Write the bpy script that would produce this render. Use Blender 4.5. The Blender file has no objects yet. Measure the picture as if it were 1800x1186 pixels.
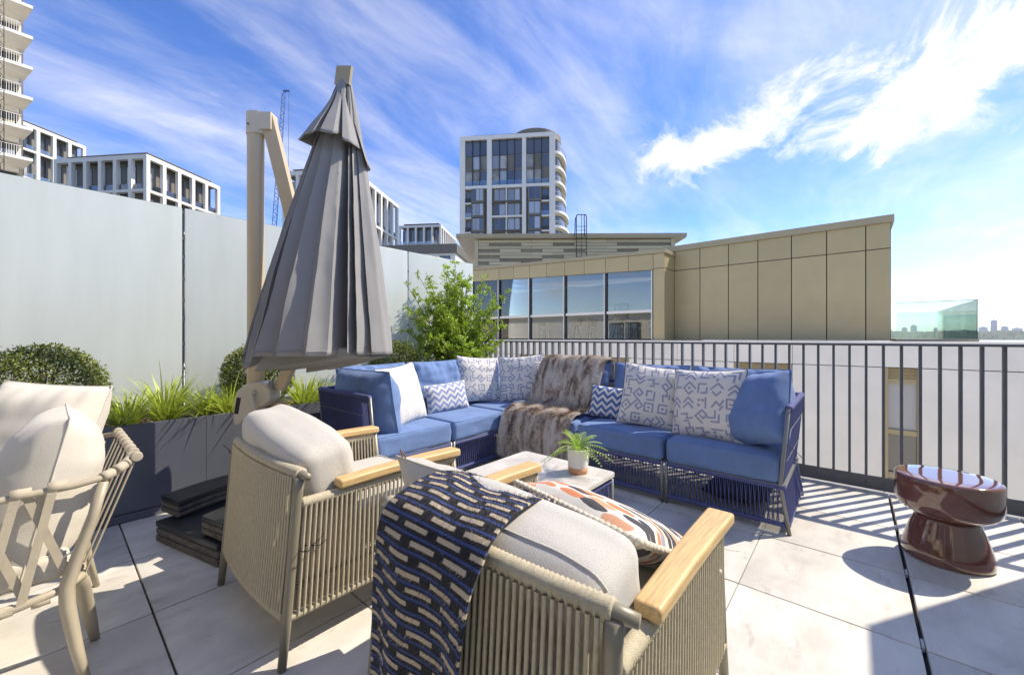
import bpy, math, random
import numpy as np
from mathutils import Vector, Matrix, noise

R = math.radians
scene = bpy.context.scene
C = scene.collection
random.seed(7)

# ------------------------------------------------------------------ camera
FPX, CAMH, VA = 699.0, 1.15, R(40.6)
cam = bpy.data.cameras.new('camera')
cam.sensor_width = 36.0
cam.lens = 36.0 * FPX / 1800.0
cam.clip_start = 0.05
cam.clip_end = 20000
camo = bpy.data.objects.new('camera', cam)
C.objects.link(camo)
camo.location = (0, 0, CAMH)
camo.rotation_euler = (R(90), 0, VA - R(90))
scene.camera = camo

# ------------------------------------------------------------------ world, sun, exposure
SUN_EL, SUN_AZ = R(46.0), math.atan2(-.536, .844)          # direction towards the sun
world = bpy.data.worlds.new('World')
scene.world = world
world.use_nodes = True
WN, WL = world.node_tree.nodes, world.node_tree.links
WN.clear()


def wn(t, **k):
    n = WN.new(t)
    for a, b in k.items():
        setattr(n, a, b)
    return n


def wmath(op, a, b=None, c=None, clamp=False):
    n = wn('ShaderNodeMath', operation=op)
    n.use_clamp = clamp
    for i, v in enumerate((a, b, c)):
        if v is None:
            continue
        if isinstance(v, (int, float)):
            n.inputs[i].default_value = v
        else:
            WL.new(v, n.inputs[i])
    return n.outputs[0]


def wsmooth(v, lo, hi):
    n = wn('ShaderNodeMapRange', interpolation_type='SMOOTHSTEP')
    WL.new(v, n.inputs['Value'])
    n.inputs['From Min'].default_value = lo
    n.inputs['From Max'].default_value = hi
    return n.outputs[0]


sky = wn('ShaderNodeTexSky', sky_type='NISHITA')
sky.sun_disc = False
sky.sun_elevation = SUN_EL
sky.sun_rotation = R(90) - SUN_AZ
sky.altitude = 0
sky.air_density = 0.8
sky.dust_density = 0.0
sky.ozone_density = 3.0
tc = wn('ShaderNodeTexCoord')
sep = wn('ShaderNodeSeparateXYZ')
WL.new(tc.outputs['Generated'], sep.inputs[0])
AZ = wmath('ARCTAN2', sep.outputs[1], sep.outputs[0])
EL = wmath('ARCSINE', wmath('MINIMUM', wmath('MAXIMUM', sep.outputs[2], -1.0), 1.0))
zz = wmath('ADD', wmath('MAXIMUM', sep.outputs[2], 0.0), 0.16)
comb = wn('ShaderNodeCombineXYZ')
WL.new(wmath('DIVIDE', sep.outputs[0], zz), comb.inputs[0])
WL.new(wmath('DIVIDE', sep.outputs[1], zz), comb.inputs[1])


def wnoise(scale, detail, rough, dist, rot=(0, 0, 0), sc=(1, 1, 1), loc=(0, 0, 0)):
    mp = wn('ShaderNodeMapping')
    mp.inputs['Rotation'].default_value = rot
    mp.inputs['Scale'].default_value = sc
    mp.inputs['Location'].default_value = loc
    WL.new(comb.outputs[0], mp.inputs[0])
    n = wn('ShaderNodeTexNoise')
    n.inputs['Scale'].default_value = scale
    n.inputs['Detail'].default_value = detail
    n.inputs['Roughness'].default_value = rough
    n.inputs['Distortion'].default_value = dist
    WL.new(mp.outputs[0], n.inputs['Vector'])
    return n.outputs['Fac']


# thin cirrus streaks everywhere, drawn out along one wind direction
streak = wnoise(1.0, 7, .58, .9, rot=(0, 0, R(-62)), sc=(.55, 1.9, 1), loc=(3.1, 1.7, 0))
broad = wnoise(.55, 3, .5, .4, loc=(5.2, 2.4, 0))
fine = wnoise(2.6, 9, .66, .7, rot=(0, 0, R(-40)), sc=(.8, 1.5, 1), loc=(1.3, 8.2, 0))


def gaussm(v, c, w):
    d = wmath('DIVIDE', wmath('SUBTRACT', v, c), w)
    return wmath('EXPONENT', wmath('MULTIPLY', wmath('MULTIPLY', d, d), -1.0))


veil = wmath('MULTIPLY', wsmooth(AZ, .30, -.25), wsmooth(AZ, -1.6, -.7))   # cirrus thickens round the sun's quarter
wid = wmath('ADD', wmath('MULTIPLY', wsmooth(AZ, .22, -.20), .12), .055)
dE = wmath('DIVIDE', wmath('SUBTRACT', EL, wmath('ADD', wmath('MULTIPLY', veil, .03), .405)), wid)
bank = wmath('MULTIPLY', wmath('EXPONENT', wmath('MULTIPLY', wmath('MULTIPLY', dE, dE), -1.0)), wsmooth(AZ, .50, .28))
bank = wmath('MULTIPLY', bank, wsmooth(AZ, -1.7, -.6))
c1 = wmath('ADD', wmath('MULTIPLY', streak, .62), wmath('MULTIPLY', broad, .38))
c1 = wmath('ADD', c1, wmath('MULTIPLY', veil, .05))
c1 = wmath('ADD', c1, wmath('MULTIPLY', wmath('SUBTRACT', fine, .5), .30))
wisp = wmath('MULTIPLY', wsmooth(c1, .36, .86), .80)
c2 = wmath('ADD', wmath('ADD', wmath('MULTIPLY', fine, .8), wmath('MULTIPLY', streak, .2)), wmath('MULTIPLY', bank, wmath('SUBTRACT', .29, wmath('MULTIPLY', veil, .09))))
puff = wmath('MULTIPLY', wsmooth(c2, .56, .82), .97)
cover = wmath('MAXIMUM', wisp, puff, clamp=True)
low = wsmooth(EL, .22, -.01)                                    # paler air towards the horizon
cover = wmath('MAXIMUM', cover, wmath('MULTIPLY', low, .08), clamp=True)
mixc = wn('ShaderNodeMix', data_type='RGBA')
WL.new(cover, mixc.inputs['Factor'])
hs = wn('ShaderNodeHueSaturation')
hs.inputs['Hue'].default_value = .515
hs.inputs['Saturation'].default_value = 1.24
hs.inputs['Value'].default_value = .88
WL.new(sky.outputs[0], hs.inputs['Color'])
WL.new(hs.outputs[0], mixc.inputs['A'])
mixc.inputs['B'].default_value = (3.8, 3.9, 4.1, 1)
bg = wn('ShaderNodeBackground')
bg.inputs['Strength'].default_value = 0.15
WL.new(mixc.outputs['Result'], bg.inputs[0])
wo = wn('ShaderNodeOutputWorld')
WL.new(bg.outputs[0], wo.inputs[0])

sl = bpy.data.lights.new('sun', 'SUN')
sl.energy = 2.75
sl.angle = R(.53)
sl.color = (1.0, .945, .855)
so = bpy.data.objects.new('sun', sl)
C.objects.link(so)
so.location = (20, -12, 25)
sd = Vector((math.cos(SUN_EL) * math.cos(SUN_AZ), math.cos(SUN_EL) * math.sin(SUN_AZ), math.sin(SUN_EL)))
so.rotation_euler = sd.to_track_quat('Z', 'Y').to_euler()

scene.view_settings.view_transform = 'Standard'
scene.view_settings.look = 'None'
scene.view_settings.gamma = 1.0
scene.view_settings.use_white_balance = True            # the camera's daylight setting, a touch warm
scene.view_settings.white_balance_temperature = 7150
scene.view_settings.white_balance_tint = 10
scene.view_settings.exposure = 1.18
scene.render.engine = 'CYCLES'
scene.cycles.max_bounces = 8
scene.cycles.transparent_max_bounces = 12


# ------------------------------------------------------------------ materials
def mat(name, col, rough=.6, metal=0.0, var=0.0, vscale=6.0, bump=0.0, bscale=60.0, spec=.5, coat=0.0,
        sheen=0.0, stretch=(1, 1, 1), rnd=0.0, col2=None, transl=0.0):
    m = bpy.data.materials.new(name)
    m.use_nodes = True
    N, L = m.node_tree.nodes, m.node_tree.links
    p = N['Principled BSDF']
    p.inputs['Roughness'].default_value = rough
    p.inputs['Metallic'].default_value = metal
    p.inputs['Specular IOR Level'].default_value = spec
    p.inputs['Coat Weight'].default_value = coat
    p.inputs['Coat Roughness'].default_value = .05
    p.inputs['Sheen Weight'].default_value = sheen
    p.inputs['Base Color'].default_value = (*col, 1)
    t = N.new('ShaderNodeTexCoord')
    mp = N.new('ShaderNodeMapping')
    mp.inputs['Scale'].default_value = stretch
    L.new(t.outputs['Object'], mp.inputs[0])
    src = None
    if var > 0 or col2:
        n = N.new('ShaderNodeTexNoise')
        n.inputs['Scale'].default_value = vscale
        n.inputs['Detail'].default_value = 6
        n.inputs['Roughness'].default_value = .62
        L.new(mp.outputs[0], n.inputs['Vector'])
        r = N.new('ShaderNodeValToRGB')
        a = col if col2 else tuple(max(0, c * (1 - var)) for c in col)
        b = col2 if col2 else tuple(min(1, c * (1 + var)) for c in col)
        r.color_ramp.elements[0].color = (*a, 1)
        r.color_ramp.elements[1].color = (*b, 1)
        r.color_ramp.elements[0].position = .32
        r.color_ramp.elements[1].position = .68
        L.new(n.outputs['Fac'], r.inputs[0])
        src = r.outputs[0]
    if rnd > 0:
        oi = N.new('ShaderNodeObjectInfo')
        mr = N.new('ShaderNodeMapRange')
        mr.inputs['To Min'].default_value = 1 - rnd
        mr.inputs['To Max'].default_value = 1 + rnd
        L.new(oi.outputs['Random'], mr.inputs[0])
        h = N.new('ShaderNodeHueSaturation')
        L.new(mr.outputs[0], h.inputs['Value'])
        if src:
            L.new(src, h.inputs['Color'])
        else:
            h.inputs['Color'].default_value = (*col, 1)
        src = h.outputs[0]
    if src:
        L.new(src, p.inputs['Base Color'])
    if bump > 0:
        n2 = N.new('ShaderNodeTexNoise')
        n2.inputs['Scale'].default_value = bscale
        n2.inputs['Detail'].default_value = 4
        L.new(mp.outputs[0], n2.inputs['Vector'])
        b = N.new('ShaderNodeBump')
        b.inputs['Strength'].default_value = bump
        b.inputs['Distance'].default_value = .004
        L.new(n2.outputs['Fac'], b.inputs['Height'])
        L.new(b.outputs[0], p.inputs['Normal'])
    if transl > 0:
        tr = N.new('ShaderNodeBsdfTranslucent')
        if src:
            L.new(src, tr.inputs[0])
        else:
            tr.inputs[0].default_value = (*col, 1)
        mx = N.new('ShaderNodeMixShader')
        mx.inputs[0].default_value = transl
        L.new(p.outputs[0], mx.inputs[1])
        L.new(tr.outputs[0], mx.inputs[2])
        L.new(mx.outputs[0], N['Material Output'].inputs[0])
    return m


def glassmat(name, tint=(.9, .95, .94), refl=1.0, base=.06, rough=0.0):
    m = bpy.data.materials.new(name)
    m.use_nodes = True
    N, L = m.node_tree.nodes, m.node_tree.links
    N.remove(N['Principled BSDF'])
    t = N.new('ShaderNodeBsdfTransparent')
    t.inputs[0].default_value = (*tint, 1)
    g = N.new('ShaderNodeBsdfGlossy')
    g.inputs['Roughness'].default_value = rough
    g.inputs[0].default_value = (refl, refl, refl, 1)
    f = N.new('ShaderNodeFresnel')
    f.inputs[0].default_value = 1.52
    a = N.new('ShaderNodeMath')
    a.operation = 'ADD'
    a.use_clamp = True
    a.inputs[1].default_value = base
    L.new(f.outputs[0], a.inputs[0])
    mx = N.new('ShaderNodeMixShader')
    L.new(a.outputs[0], mx.inputs[0])
    L.new(t.outputs[0], mx.inputs[1])
    L.new(g.outputs[0], mx.inputs[2])
    L.new(mx.outputs[0], N['Material Output'].inputs[0])
    return m


class MM:                                   # small node-material writer for the printed fabrics
    def __init__(s, name, rough=.85, sheen=.2):
        s.m = bpy.data.materials.new(name)
        s.m.use_nodes = True
        s.N, s.L = s.m.node_tree.nodes, s.m.node_tree.links
        s.p = s.N['Principled BSDF']
        s.p.inputs['Roughness'].default_value = rough
        s.p.inputs['Sheen Weight'].default_value = sheen
        s.p.inputs['Specular IOR Level'].default_value = .2

    def n(s, t, **k):
        x = s.N.new(t)
        for a, b in k.items():
            setattr(x, a, b)
        return x

    def math(s, op, a, b=None, clamp=False):
        x = s.n('ShaderNodeMath', operation=op)
        x.use_clamp = clamp
        for i, v in enumerate((a, b)):
            if v is None:
                continue
            if isinstance(v, (int, float)):
                x.inputs[i].default_value = v
            else:
                s.L.new(v, x.inputs[i])
        return x.outputs[0]

    def uv(s):
        u = s.n('ShaderNodeUVMap')
        sp = s.n('ShaderNodeSeparateXYZ')
        s.L.new(u.outputs[0], sp.inputs[0])
        return u.outputs[0], sp.outputs[0], sp.outputs[1]

    def obj(s):
        return s.n('ShaderNodeTexCoord').outputs['Object']

    def noise(s, vec, scale, detail=4, rough=.6):
        x = s.n('ShaderNodeTexNoise')
        x.inputs['Scale'].default_value = scale
        x.inputs['Detail'].default_value = detail
        x.inputs['Roughness'].default_value = rough
        s.L.new(vec, x.inputs['Vector'])
        return x.outputs['Fac']

    def mix(s, f, a, b):
        x = s.n('ShaderNodeMix', data_type='RGBA')
        s.L.new(f, x.inputs['Factor'])
        for k, v in (('A', a), ('B', b)):
            if isinstance(v, tuple):
                x.inputs[k].default_value = (*v, 1)
            else:
                s.L.new(v, x.inputs[k])
        return x.outputs['Result']

    def ramp(s, f, stops, const=False):
        x = s.n('ShaderNodeValToRGB')
        s.L.new(f, x.inputs[0])
        e = x.color_ramp.elements
        while len(e) < len(stops):
            e.new(.5)
        for i, (pos, c) in enumerate(stops):
            e[i].position = pos
            e[i].color = (*c, 1)
        if const:
            x.color_ramp.interpolation = 'CONSTANT'
        return x.outputs[0]

    def bump(s, h, strength, dist=.003):
        b = s.n('ShaderNodeBump')
        b.inputs['Strength'].default_value = strength
        b.inputs['Distance'].default_value = dist
        s.L.new(h, b.inputs['Height'])
        s.L.new(b.outputs[0], s.p.inputs['Normal'])

    def out(s, col):
        s.L.new(col, s.p.inputs['Base Color'])
        return s.m


# ------------------------------------------------------------------ mesh helpers
def tagp(o, label=None, cat=None, group=None, kind=None):
    if label:
        o['label'] = label
    if cat:
        o['category'] = cat
    if group:
        o['group'] = group
    if kind:
        o['kind'] = kind
    return o


def empty(name, label, cat, loc=(0, 0, 0), rz=0.0, group=None):
    o = bpy.data.objects.new(name, None)
    o.empty_display_size = .1
    C.objects.link(o)
    o.location = loc
    o.rotation_euler = (0, 0, rz)
    return tagp(o, label, cat, group)


def link(name, me, parent=None, loc=None, rot=None, scale=None):
    o = bpy.data.objects.new(name, me)
    C.objects.link(o)
    if parent is not None:
        o.parent = parent
    if loc is not None:
        o.location = loc
    if rot is not None:
        o.rotation_euler = rot
    if scale is not None:
        o.scale = scale
    return o


class MB:
    def __init__(s):
        s.v, s.f, s.uvs = [], [], None

    def box(s, a, b, M=None):
        x0, y0, z0 = a
        x1, y1, z1 = b
        p = [(x0, y0, z0), (x1, y0, z0), (x1, y1, z0), (x0, y1, z0), (x0, y0, z1), (x1, y0, z1), (x1, y1, z1), (x0, y1, z1)]
        if M is not None:
            p = [tuple(M @ Vector(q)) for q in p]
        return s.hexa(p)

    def hexa(s, p):
        o = len(s.v)
        s.v += [tuple(q) for q in p]
        s.f += [tuple(o + i for i in q) for q in ((3, 2, 1, 0), (4, 5, 6, 7), (0, 1, 5, 4), (1, 2, 6, 5), (2, 3, 7, 6), (3, 0, 4, 7))]
        return s

    def bar(s, a, b, w, h, up=(0, 0, 1)):
        a, b = Vector(a), Vector(b)
        d = (b - a).normalized()
        u = Vector(up)
        sd_ = d.cross(u)
        if sd_.length < 1e-4:
            sd_ = d.cross(Vector((1, 0, 0)))
        sd_.normalize()
        u = sd_.cross(d).normalized()
        o = []
        for c in (a, b):
            for (i, j) in ((-1, -1), (1, -1), (1, 1), (-1, 1)):
                o.append(tuple(c + sd_ * (i * w / 2) + u * (j * h / 2)))
        k = len(s.v)
        s.v += o
        s.f += [tuple(k + i for i in q) for q in ((3, 2, 1, 0), (4, 5, 6, 7), (0, 1, 5, 4), (1, 2, 6, 5), (2, 3, 7, 6), (3, 0, 4, 7))]
        return s

    def tube(s, pts, r, n=8, cap=True, flat=1.0):
        pts = [Vector(p) for p in pts]
        m = len(pts)
        rr = r if isinstance(r, (list, tuple)) else [r] * m
        base = len(s.v)
        prev = None
        for i, p in enumerate(pts):
            d = (pts[min(i + 1, m - 1)] - pts[max(i - 1, 0)])
            if d.length < 1e-9:
                d = Vector((0, 0, 1))
            d.normalize()
            if prev is None:
                u = d.orthogonal().normalized()
                if abs(d.z) < .99:
                    u = (Vector((0, 0, 1)) - d * d.z).normalized()
            else:
                u = prev - d * prev.dot(d)
                u = u.normalized() if u.length > 1e-6 else d.orthogonal().normalized()
            prev = u
            w = d.cross(u)
            for k in range(n):
                a = 2 * math.pi * k / n
                s.v.append(tuple(p + (u * math.cos(a) * flat + w * math.sin(a)) * rr[i]))
        for i in range(m - 1):
            for k in range(n):
                a = base + i * n + k
                b = base + i * n + (k + 1) % n
                s.f.append((a, b, b + n, a + n))
        if cap:
            s.f.append(tuple(base + k for k in range(n))[::-1])
            s.f.append(tuple(base + (m - 1) * n + k for k in range(n)))
        return s

    def lathe(s, prof, n=32, c=(0, 0, 0), sx=1.0, sy=1.0):
        base = len(s.v)
        for (r, z) in prof:
            for k in range(n):
                a = 2 * math.pi * k / n
                s.v.append((c[0] + r * sx * math.cos(a), c[1] + r * sy * math.sin(a), c[2] + z))
        for i in range(len(prof) - 1):
            for k in range(n):
                a = base + i * n + k
                b = base + i * n + (k + 1) % n
                s.f.append((a, b, b + n, a + n))
        s.f.append(tuple(base + k for k in range(n))[::-1])
        s.f.append(tuple(base + (len(prof) - 1) * n + k for k in range(n)))
        return s

    def grid(s, fn, nu, nv, uv=None):
        base = len(s.v)
        for i in range(nu + 1):
            for j in range(nv + 1):
                s.v.append(tuple(fn(i / nu, j / nv)))
        for i in range(nu):
            for j in range(nv):
                a = base + i * (nv + 1) + j
                s.f.append((a, a + 1, a + nv + 2, a + nv + 1))
        return s

    def prism(s, poly, z0, z1):
        o = len(s.v)
        n = len(poly)
        s.v += [(x, y, z0) for x, y in poly] + [(x, y, z1) for x, y in poly]
        s.f.append(tuple(o + i for i in range(n))[::-1])
        s.f.append(tuple(o + n + i for i in range(n)))
        for i in range(n):
            j = (i + 1) % n
            s.f.append((o + i, o + j, o + n + j, o + n + i))
        return s

    def rbox(s, half, r, c=(0, 0, 0), mid=4, fn=None):
        """rounded box, welded; fn(x,y,z)->point shapes it further"""
        hx, hy, hz = half
        idx = {}
        def ax(h):
            e = [-h, -h + .3 * r, -h + .65 * r, -h + r]
            return e + [(-h + r) + (2 * h - 2 * r) * k / mid for k in range(1, mid)] + [-q for q in e[::-1]]
        X, Y, Z = ax(hx), ax(hy), ax(hz)

        def vert(p):
            inn = Vector((max(-hx + r, min(hx - r, p[0])), max(-hy + r, min(hy - r, p[1])), max(-hz + r, min(hz - r, p[2]))))
            d = Vector(p) - inn
            q = inn + d.normalized() * r if d.length > 1e-9 else inn
            key = (round(p[0], 6), round(p[1], 6), round(p[2], 6))
            if key not in idx:
                idx[key] = len(s.v)
                t = fn(q.x, q.y, q.z) if fn else q
                s.v.append((t[0] + c[0], t[1] + c[1], t[2] + c[2]))
            return idx[key]
        for (A, B, mk) in ((X, Y, lambda a, b, q: (a, b, q * hz)), (Y, Z, lambda a, b, q: (q * hx, a, b)), (Z, X, lambda a, b, q: (b, q * hy, a))):
            for q in (1, -1):
                for i in range(len(A) - 1):
                    for j in range(len(B) - 1):
                        w = [vert(mk(A[i], B[j], q)), vert(mk(A[i + 1], B[j], q)), vert(mk(A[i + 1], B[j + 1], q)), vert(mk(A[i], B[j + 1], q))]
                        s.f.append(tuple(w if q > 0 else w[::-1]))
        return s

    def mesh(s, name, m, smooth=False, sharp=None):
        me = bpy.data.meshes.new(name)
        me.from_pydata(s.v, [], s.f)
        if m is not None:
            me.materials.append(m)
        if smooth or sharp:
            me.polygons.foreach_set('use_smooth', [True] * len(me.polygons))
            if sharp:
                me.set_sharp_from_angle(angle=R(sharp))
        me.update()
        return me

    def build(s, name, m, parent=None, smooth=False, sharp=None, loc=None, rot=None, kind=None):
        o = link(name, s.mesh(name, m, smooth, sharp), parent, loc, rot)
        if kind:
            o['kind'] = kind
        return o


def setuv(me, fn):
    """per-vertex uv from fn(index)"""
    l = me.uv_layers.new(name='UVMap')
    vi = np.zeros(len(me.loops), dtype=np.int32)
    me.loops.foreach_get('vertex_index', vi)
    uv = np.array([fn(i) for i in range(len(me.vertices))], dtype=np.float32)
    l.data.foreach_set('uv', uv[vi].ravel())


def at(px, depth, dz=0.0):
    t = (px - 900.0) / FPX
    return Vector((depth * (math.cos(VA) + t * math.sin(VA)), depth * (math.sin(VA) - t * math.cos(VA)), dz))


def zof(py, depth):
    return CAMH + (593.0 - py) / FPX * depth


def arc(a, b, sag, n, up):
    a, b, up = Vector(a), Vector(b), Vector(up)
    return [a.lerp(b, k / n) + up * (sag * 4 * (k / n) * (1 - k / n)) for k in range(n + 1)]


GROUND = -24.0

# ------------------------------------------------------------------ material list
def tile_material():
    k = MM('paver_porcelain', rough=.5, sheen=0)
    k.p.inputs['Specular IOR Level'].default_value = .35
    g = k.n('ShaderNodeNewGeometry').outputs['Position']
    oi = k.n('ShaderNodeObjectInfo')
    off = k.n('ShaderNodeVectorMath', operation='ADD')
    sc = k.n('ShaderNodeVectorMath', operation='SCALE')
    cb = k.n('ShaderNodeCombineXYZ')
    for i in range(3):
        k.L.new(oi.outputs['Random'], cb.inputs[i])
    k.L.new(cb.outputs[0], sc.inputs[0])
    sc.inputs['Scale'].default_value = 37.0
    k.L.new(g, off.inputs[0])
    k.L.new(sc.outputs[0], off.inputs[1])
    mp = k.n('ShaderNodeMapping')
    mp.inputs['Scale'].default_value = (1, 2.4, 1)
    k.L.new(off.outputs[0], mp.inputs[0])
    a = k.noise(mp.outputs[0], 2.6, 8, .66)
    b = k.noise(g, 1.7, 5, .6)
    c = k.noise(off.outputs[0], 90, 3, .6)
    d = k.noise(mp.outputs[0], 5.5, 10, .72)
    e2 = k.noise(g, 140, 2, .5)
    base = k.ramp(a, [(.28, (.56, .525, .46)), (.5, (.67, .635, .57)), (.72, (.74, .71, .645))])
    st = k.ramp(b, [(.0, (.58, .57, .57)), (.36, (.80, .80, .795)), (.52, (1, 1, 1))])
    mul = k.n('ShaderNodeMix', data_type='RGBA', blend_type='MULTIPLY')
    mul.inputs['Factor'].default_value = 1.0
    k.L.new(base, mul.inputs['A'])
    k.L.new(st, mul.inputs['B'])
    sm_ = k.ramp(d, [(.0, (1, 1, 1)), (.57, (1, 1, 1)), (.66, (.80, .79, .78)), (.78, (.62, .61, .61))])
    mul2 = k.n('ShaderNodeMix', data_type='RGBA', blend_type='MULTIPLY')
    mul2.inputs['Factor'].default_value = 1.0
    k.L.new(mul.outputs['Result'], mul2.inputs['A'])
    k.L.new(sm_, mul2.inputs['B'])
    sp_k = k.ramp(e2, [(.0, (.72, .70, .68)), (.30, (.86, .85, .84)), (.36, (1, 1, 1))])
    mul3 = k.n('ShaderNodeMix', data_type='RGBA', blend_type='MULTIPLY')
    mul3.inputs['Factor'].default_value = 1.0
    k.L.new(mul2.outputs['Result'], mul3.inputs['A'])
    k.L.new(sp_k, mul3.inputs['B'])
    hv = k.n('ShaderNodeHueSaturation')
    mr = k.n('ShaderNodeMapRange')
    mr.inputs['To Min'].default_value = .86
    mr.inputs['To Max'].default_value = 1.06
    k.L.new(oi.outputs['Random'], mr.inputs[0])
    k.L.new(mr.outputs[0], hv.inputs['Value'])
    k.L.new(mul3.outputs['Result'], hv.inputs['Color'])
    rr = k.n('ShaderNodeMapRange')
    rr.inputs['To Min'].default_value = .34
    rr.inputs['To Max'].default_value = .62
    k.L.new(a, rr.inputs[0])
    k.L.new(rr.outputs[0], k.p.inputs['Roughness'])
    k.bump(c, .12, .002)
    return k.out(hv.outputs[0])


m_tile = tile_material()
m_slab = mat('dark_slab', (.06, .06, .065), .9)  # dark slab that shows in the open joints between pavers
m_steel = mat('railing_paint', (.115, .12, .13), .42, .0, var=.08, vscale=9, bump=.05, bscale=300)
m_planter = mat('planter_powder_coat', (.105, .115, .14), .28, .0, var=.07, vscale=3, bump=.04, bscale=250, spec=.6)
m_soil = mat('bark_soil', (.05, .035, .025), .95, var=.6, vscale=40, bump=1.0, bscale=90, col2=(.16, .11, .07))
m_bronze = mat('bronze_panel', (.43, .345, .185), .42, .25, var=.045, vscale=1.2, rnd=.05)
m_bronze_d = mat('bronze_edge', (.36, .30, .185), .42, .25, var=.05, vscale=2)
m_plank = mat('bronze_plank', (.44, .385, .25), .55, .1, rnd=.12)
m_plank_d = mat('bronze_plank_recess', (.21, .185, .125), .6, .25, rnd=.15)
m_joint = mat('dark_joint', (.035, .033, .03), .8)
m_white = mat('white_stone', (.86, .815, .725), .7, var=.06, vscale=.9, rnd=.03, bump=.2, bscale=40)
m_frame = mat('white_frame', (.76, .735, .675), .7, var=.04, vscale=.6, rnd=.03)
m_taupe = mat('taupe_panel', (.17, .155, .125), .55, .2, var=.08, vscale=1, rnd=.12)
m_darkm = mat('dark_window_metal', (.045, .045, .045), .4, .5)
m_roofd = mat('dark_roof', (.09, .085, .075), .6, .3)
m_blind = mat('window_interior', (.36, .36, .36), .8, var=.35, vscale=.5, rnd=.4)
m_yellow = mat('warm_soffit', (.55, .49, .33), .7, var=.1, vscale=.5)
m_pane = mat('far_window_glass', (.055, .07, .09), .06, .0, spec=1.0, rnd=.5, coat=1.0)
m_panel_l = mat('pale_blind_pane', (.33, .36, .40), .10, .0, spec=1.0, rnd=.35, coat=.8)
m_glass = glassmat('clear_glass', (.92, .96, .96), 1.0, .05)
m_balu = glassmat('balustrade_glass', (.84, .925, .905), .9, .04)
m_clear = glassmat('far_balustrade_glass', (.75, .83, .84), 1.0, .12)
m_plaster = mat('interior_plaster', (.62, .62, .60), .8, var=.05)
m_oak = mat('oak_interior', (.26, .17, .09), .5, var=.2, vscale=8, stretch=(1, 6, 1))
m_black = mat('black_metal', (.02, .02, .022), .45, .6)
m_stoolb = mat('stool_fabric', (.36, .31, .24), .9, bump=.3)
m_ground = mat('city_ground', (.16, .17, .13), .95, var=.5, vscale=.004)
m_wood_hill = mat('hill_foliage', (.05, .075, .035), .95, var=.5, vscale=.01, rnd=0)
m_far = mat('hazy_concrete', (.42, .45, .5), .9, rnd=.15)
m_crane = mat('crane_blue', (.06, .13, .33), .5)


def frosted():
    m = bpy.data.materials.new('frosted_glass')
    m.use_nodes = True
    N, L = m.node_tree.nodes, m.node_tree.links
    p = N['Principled BSDF']
    p.inputs['Base Color'].default_value = (.72, .75, .705, 1)
    p.inputs['Coat Weight'].default_value = .6
    p.inputs['Coat Roughness'].default_value = .16
    p.inputs['Specular IOR Level'].default_value = .6
    t = N.new('ShaderNodeTexCoord')
    n = N.new('ShaderNodeTexNoise')
    n.inputs['Scale'].default_value = .8
    n.inputs['Detail'].default_value = 2
    L.new(t.outputs['Object'], n.inputs['Vector'])
    mr = N.new('ShaderNodeMapRange')
    mr.inputs['To Min'].default_value = .24
    mr.inputs['To Max'].default_value = .42
    L.new(n.outputs['Fac'], mr.inputs[0])
    L.new(mr.outputs[0], p.inputs['Roughness'])
    mp = N.new('ShaderNodeMapping')
    mp.inputs['Scale'].default_value = (5, 5, .6)
    L.new(t.outputs['Object'], mp.inputs[0])
    n3 = N.new('ShaderNodeTexNoise')
    n3.inputs['Scale'].default_value = 1.6
    n3.inputs['Detail'].default_value = 8
    n3.inputs['Roughness'].default_value = .65
    L.new(mp.outputs[0], n3.inputs['Vector'])
    rp3 = N.new('ShaderNodeValToRGB')
    rp3.color_ramp.elements[0].color = (.655, .69, .645, 1)
    rp3.color_ramp.elements[1].color = (.735, .765, .725, 1)
    rp3.color_ramp.elements[0].position = .3
    rp3.color_ramp.elements[1].position = .65
    L.new(n3.outputs['Fac'], rp3.inputs[0])
    L.new(rp3.outputs[0], p.inputs['Base Color'])
    tr = N.new('ShaderNodeBsdfTranslucent')
    tr.inputs[0].default_value = (.78, .86, .85, 1)
    mx = N.new('ShaderNodeMixShader')
    mx.inputs[0].default_value = .35
    L.new(p.outputs[0], mx.inputs[1])
    L.new(tr.outputs[0], mx.inputs[2])
    L.new(mx.outputs[0], N['Material Output'].inputs[0])
    return m


m_frost = frosted()
m_gedge = mat('glass_edge', (.16, .28, .25), .2, spec=.8)

# ------------------------------------------------------------------ ground, hills
b = MB()
b.lathe([(9000, 0), (9000.1, -1)], 96)
b.v = [(x, y, GROUND + (0 if z == 0 else -1)) for x, y, z in b.v]
b.f = [tuple(range(96))]
tagp(b.build('ground', m_ground), 'flat city ground far below the terrace', kind='structure')


def hill(u, v):
    az = R(-60 + 200 * u)
    r = 1500 + 1500 * v
    n = noise.noise(Vector((az * 9, v * 3, 1.7))) + .5 * noise.noise(Vector((az * 31, v * 7, 4.1)))
    top = (34 + 15 * n) * (math.sin(v * math.pi * .5))
    z = GROUND + 2 + (top - GROUND) * v + (random.random() - .5) * 9
    return (r * math.cos(az), r * math.sin(az), z if v > 0 else GROUND - 2)


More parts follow.
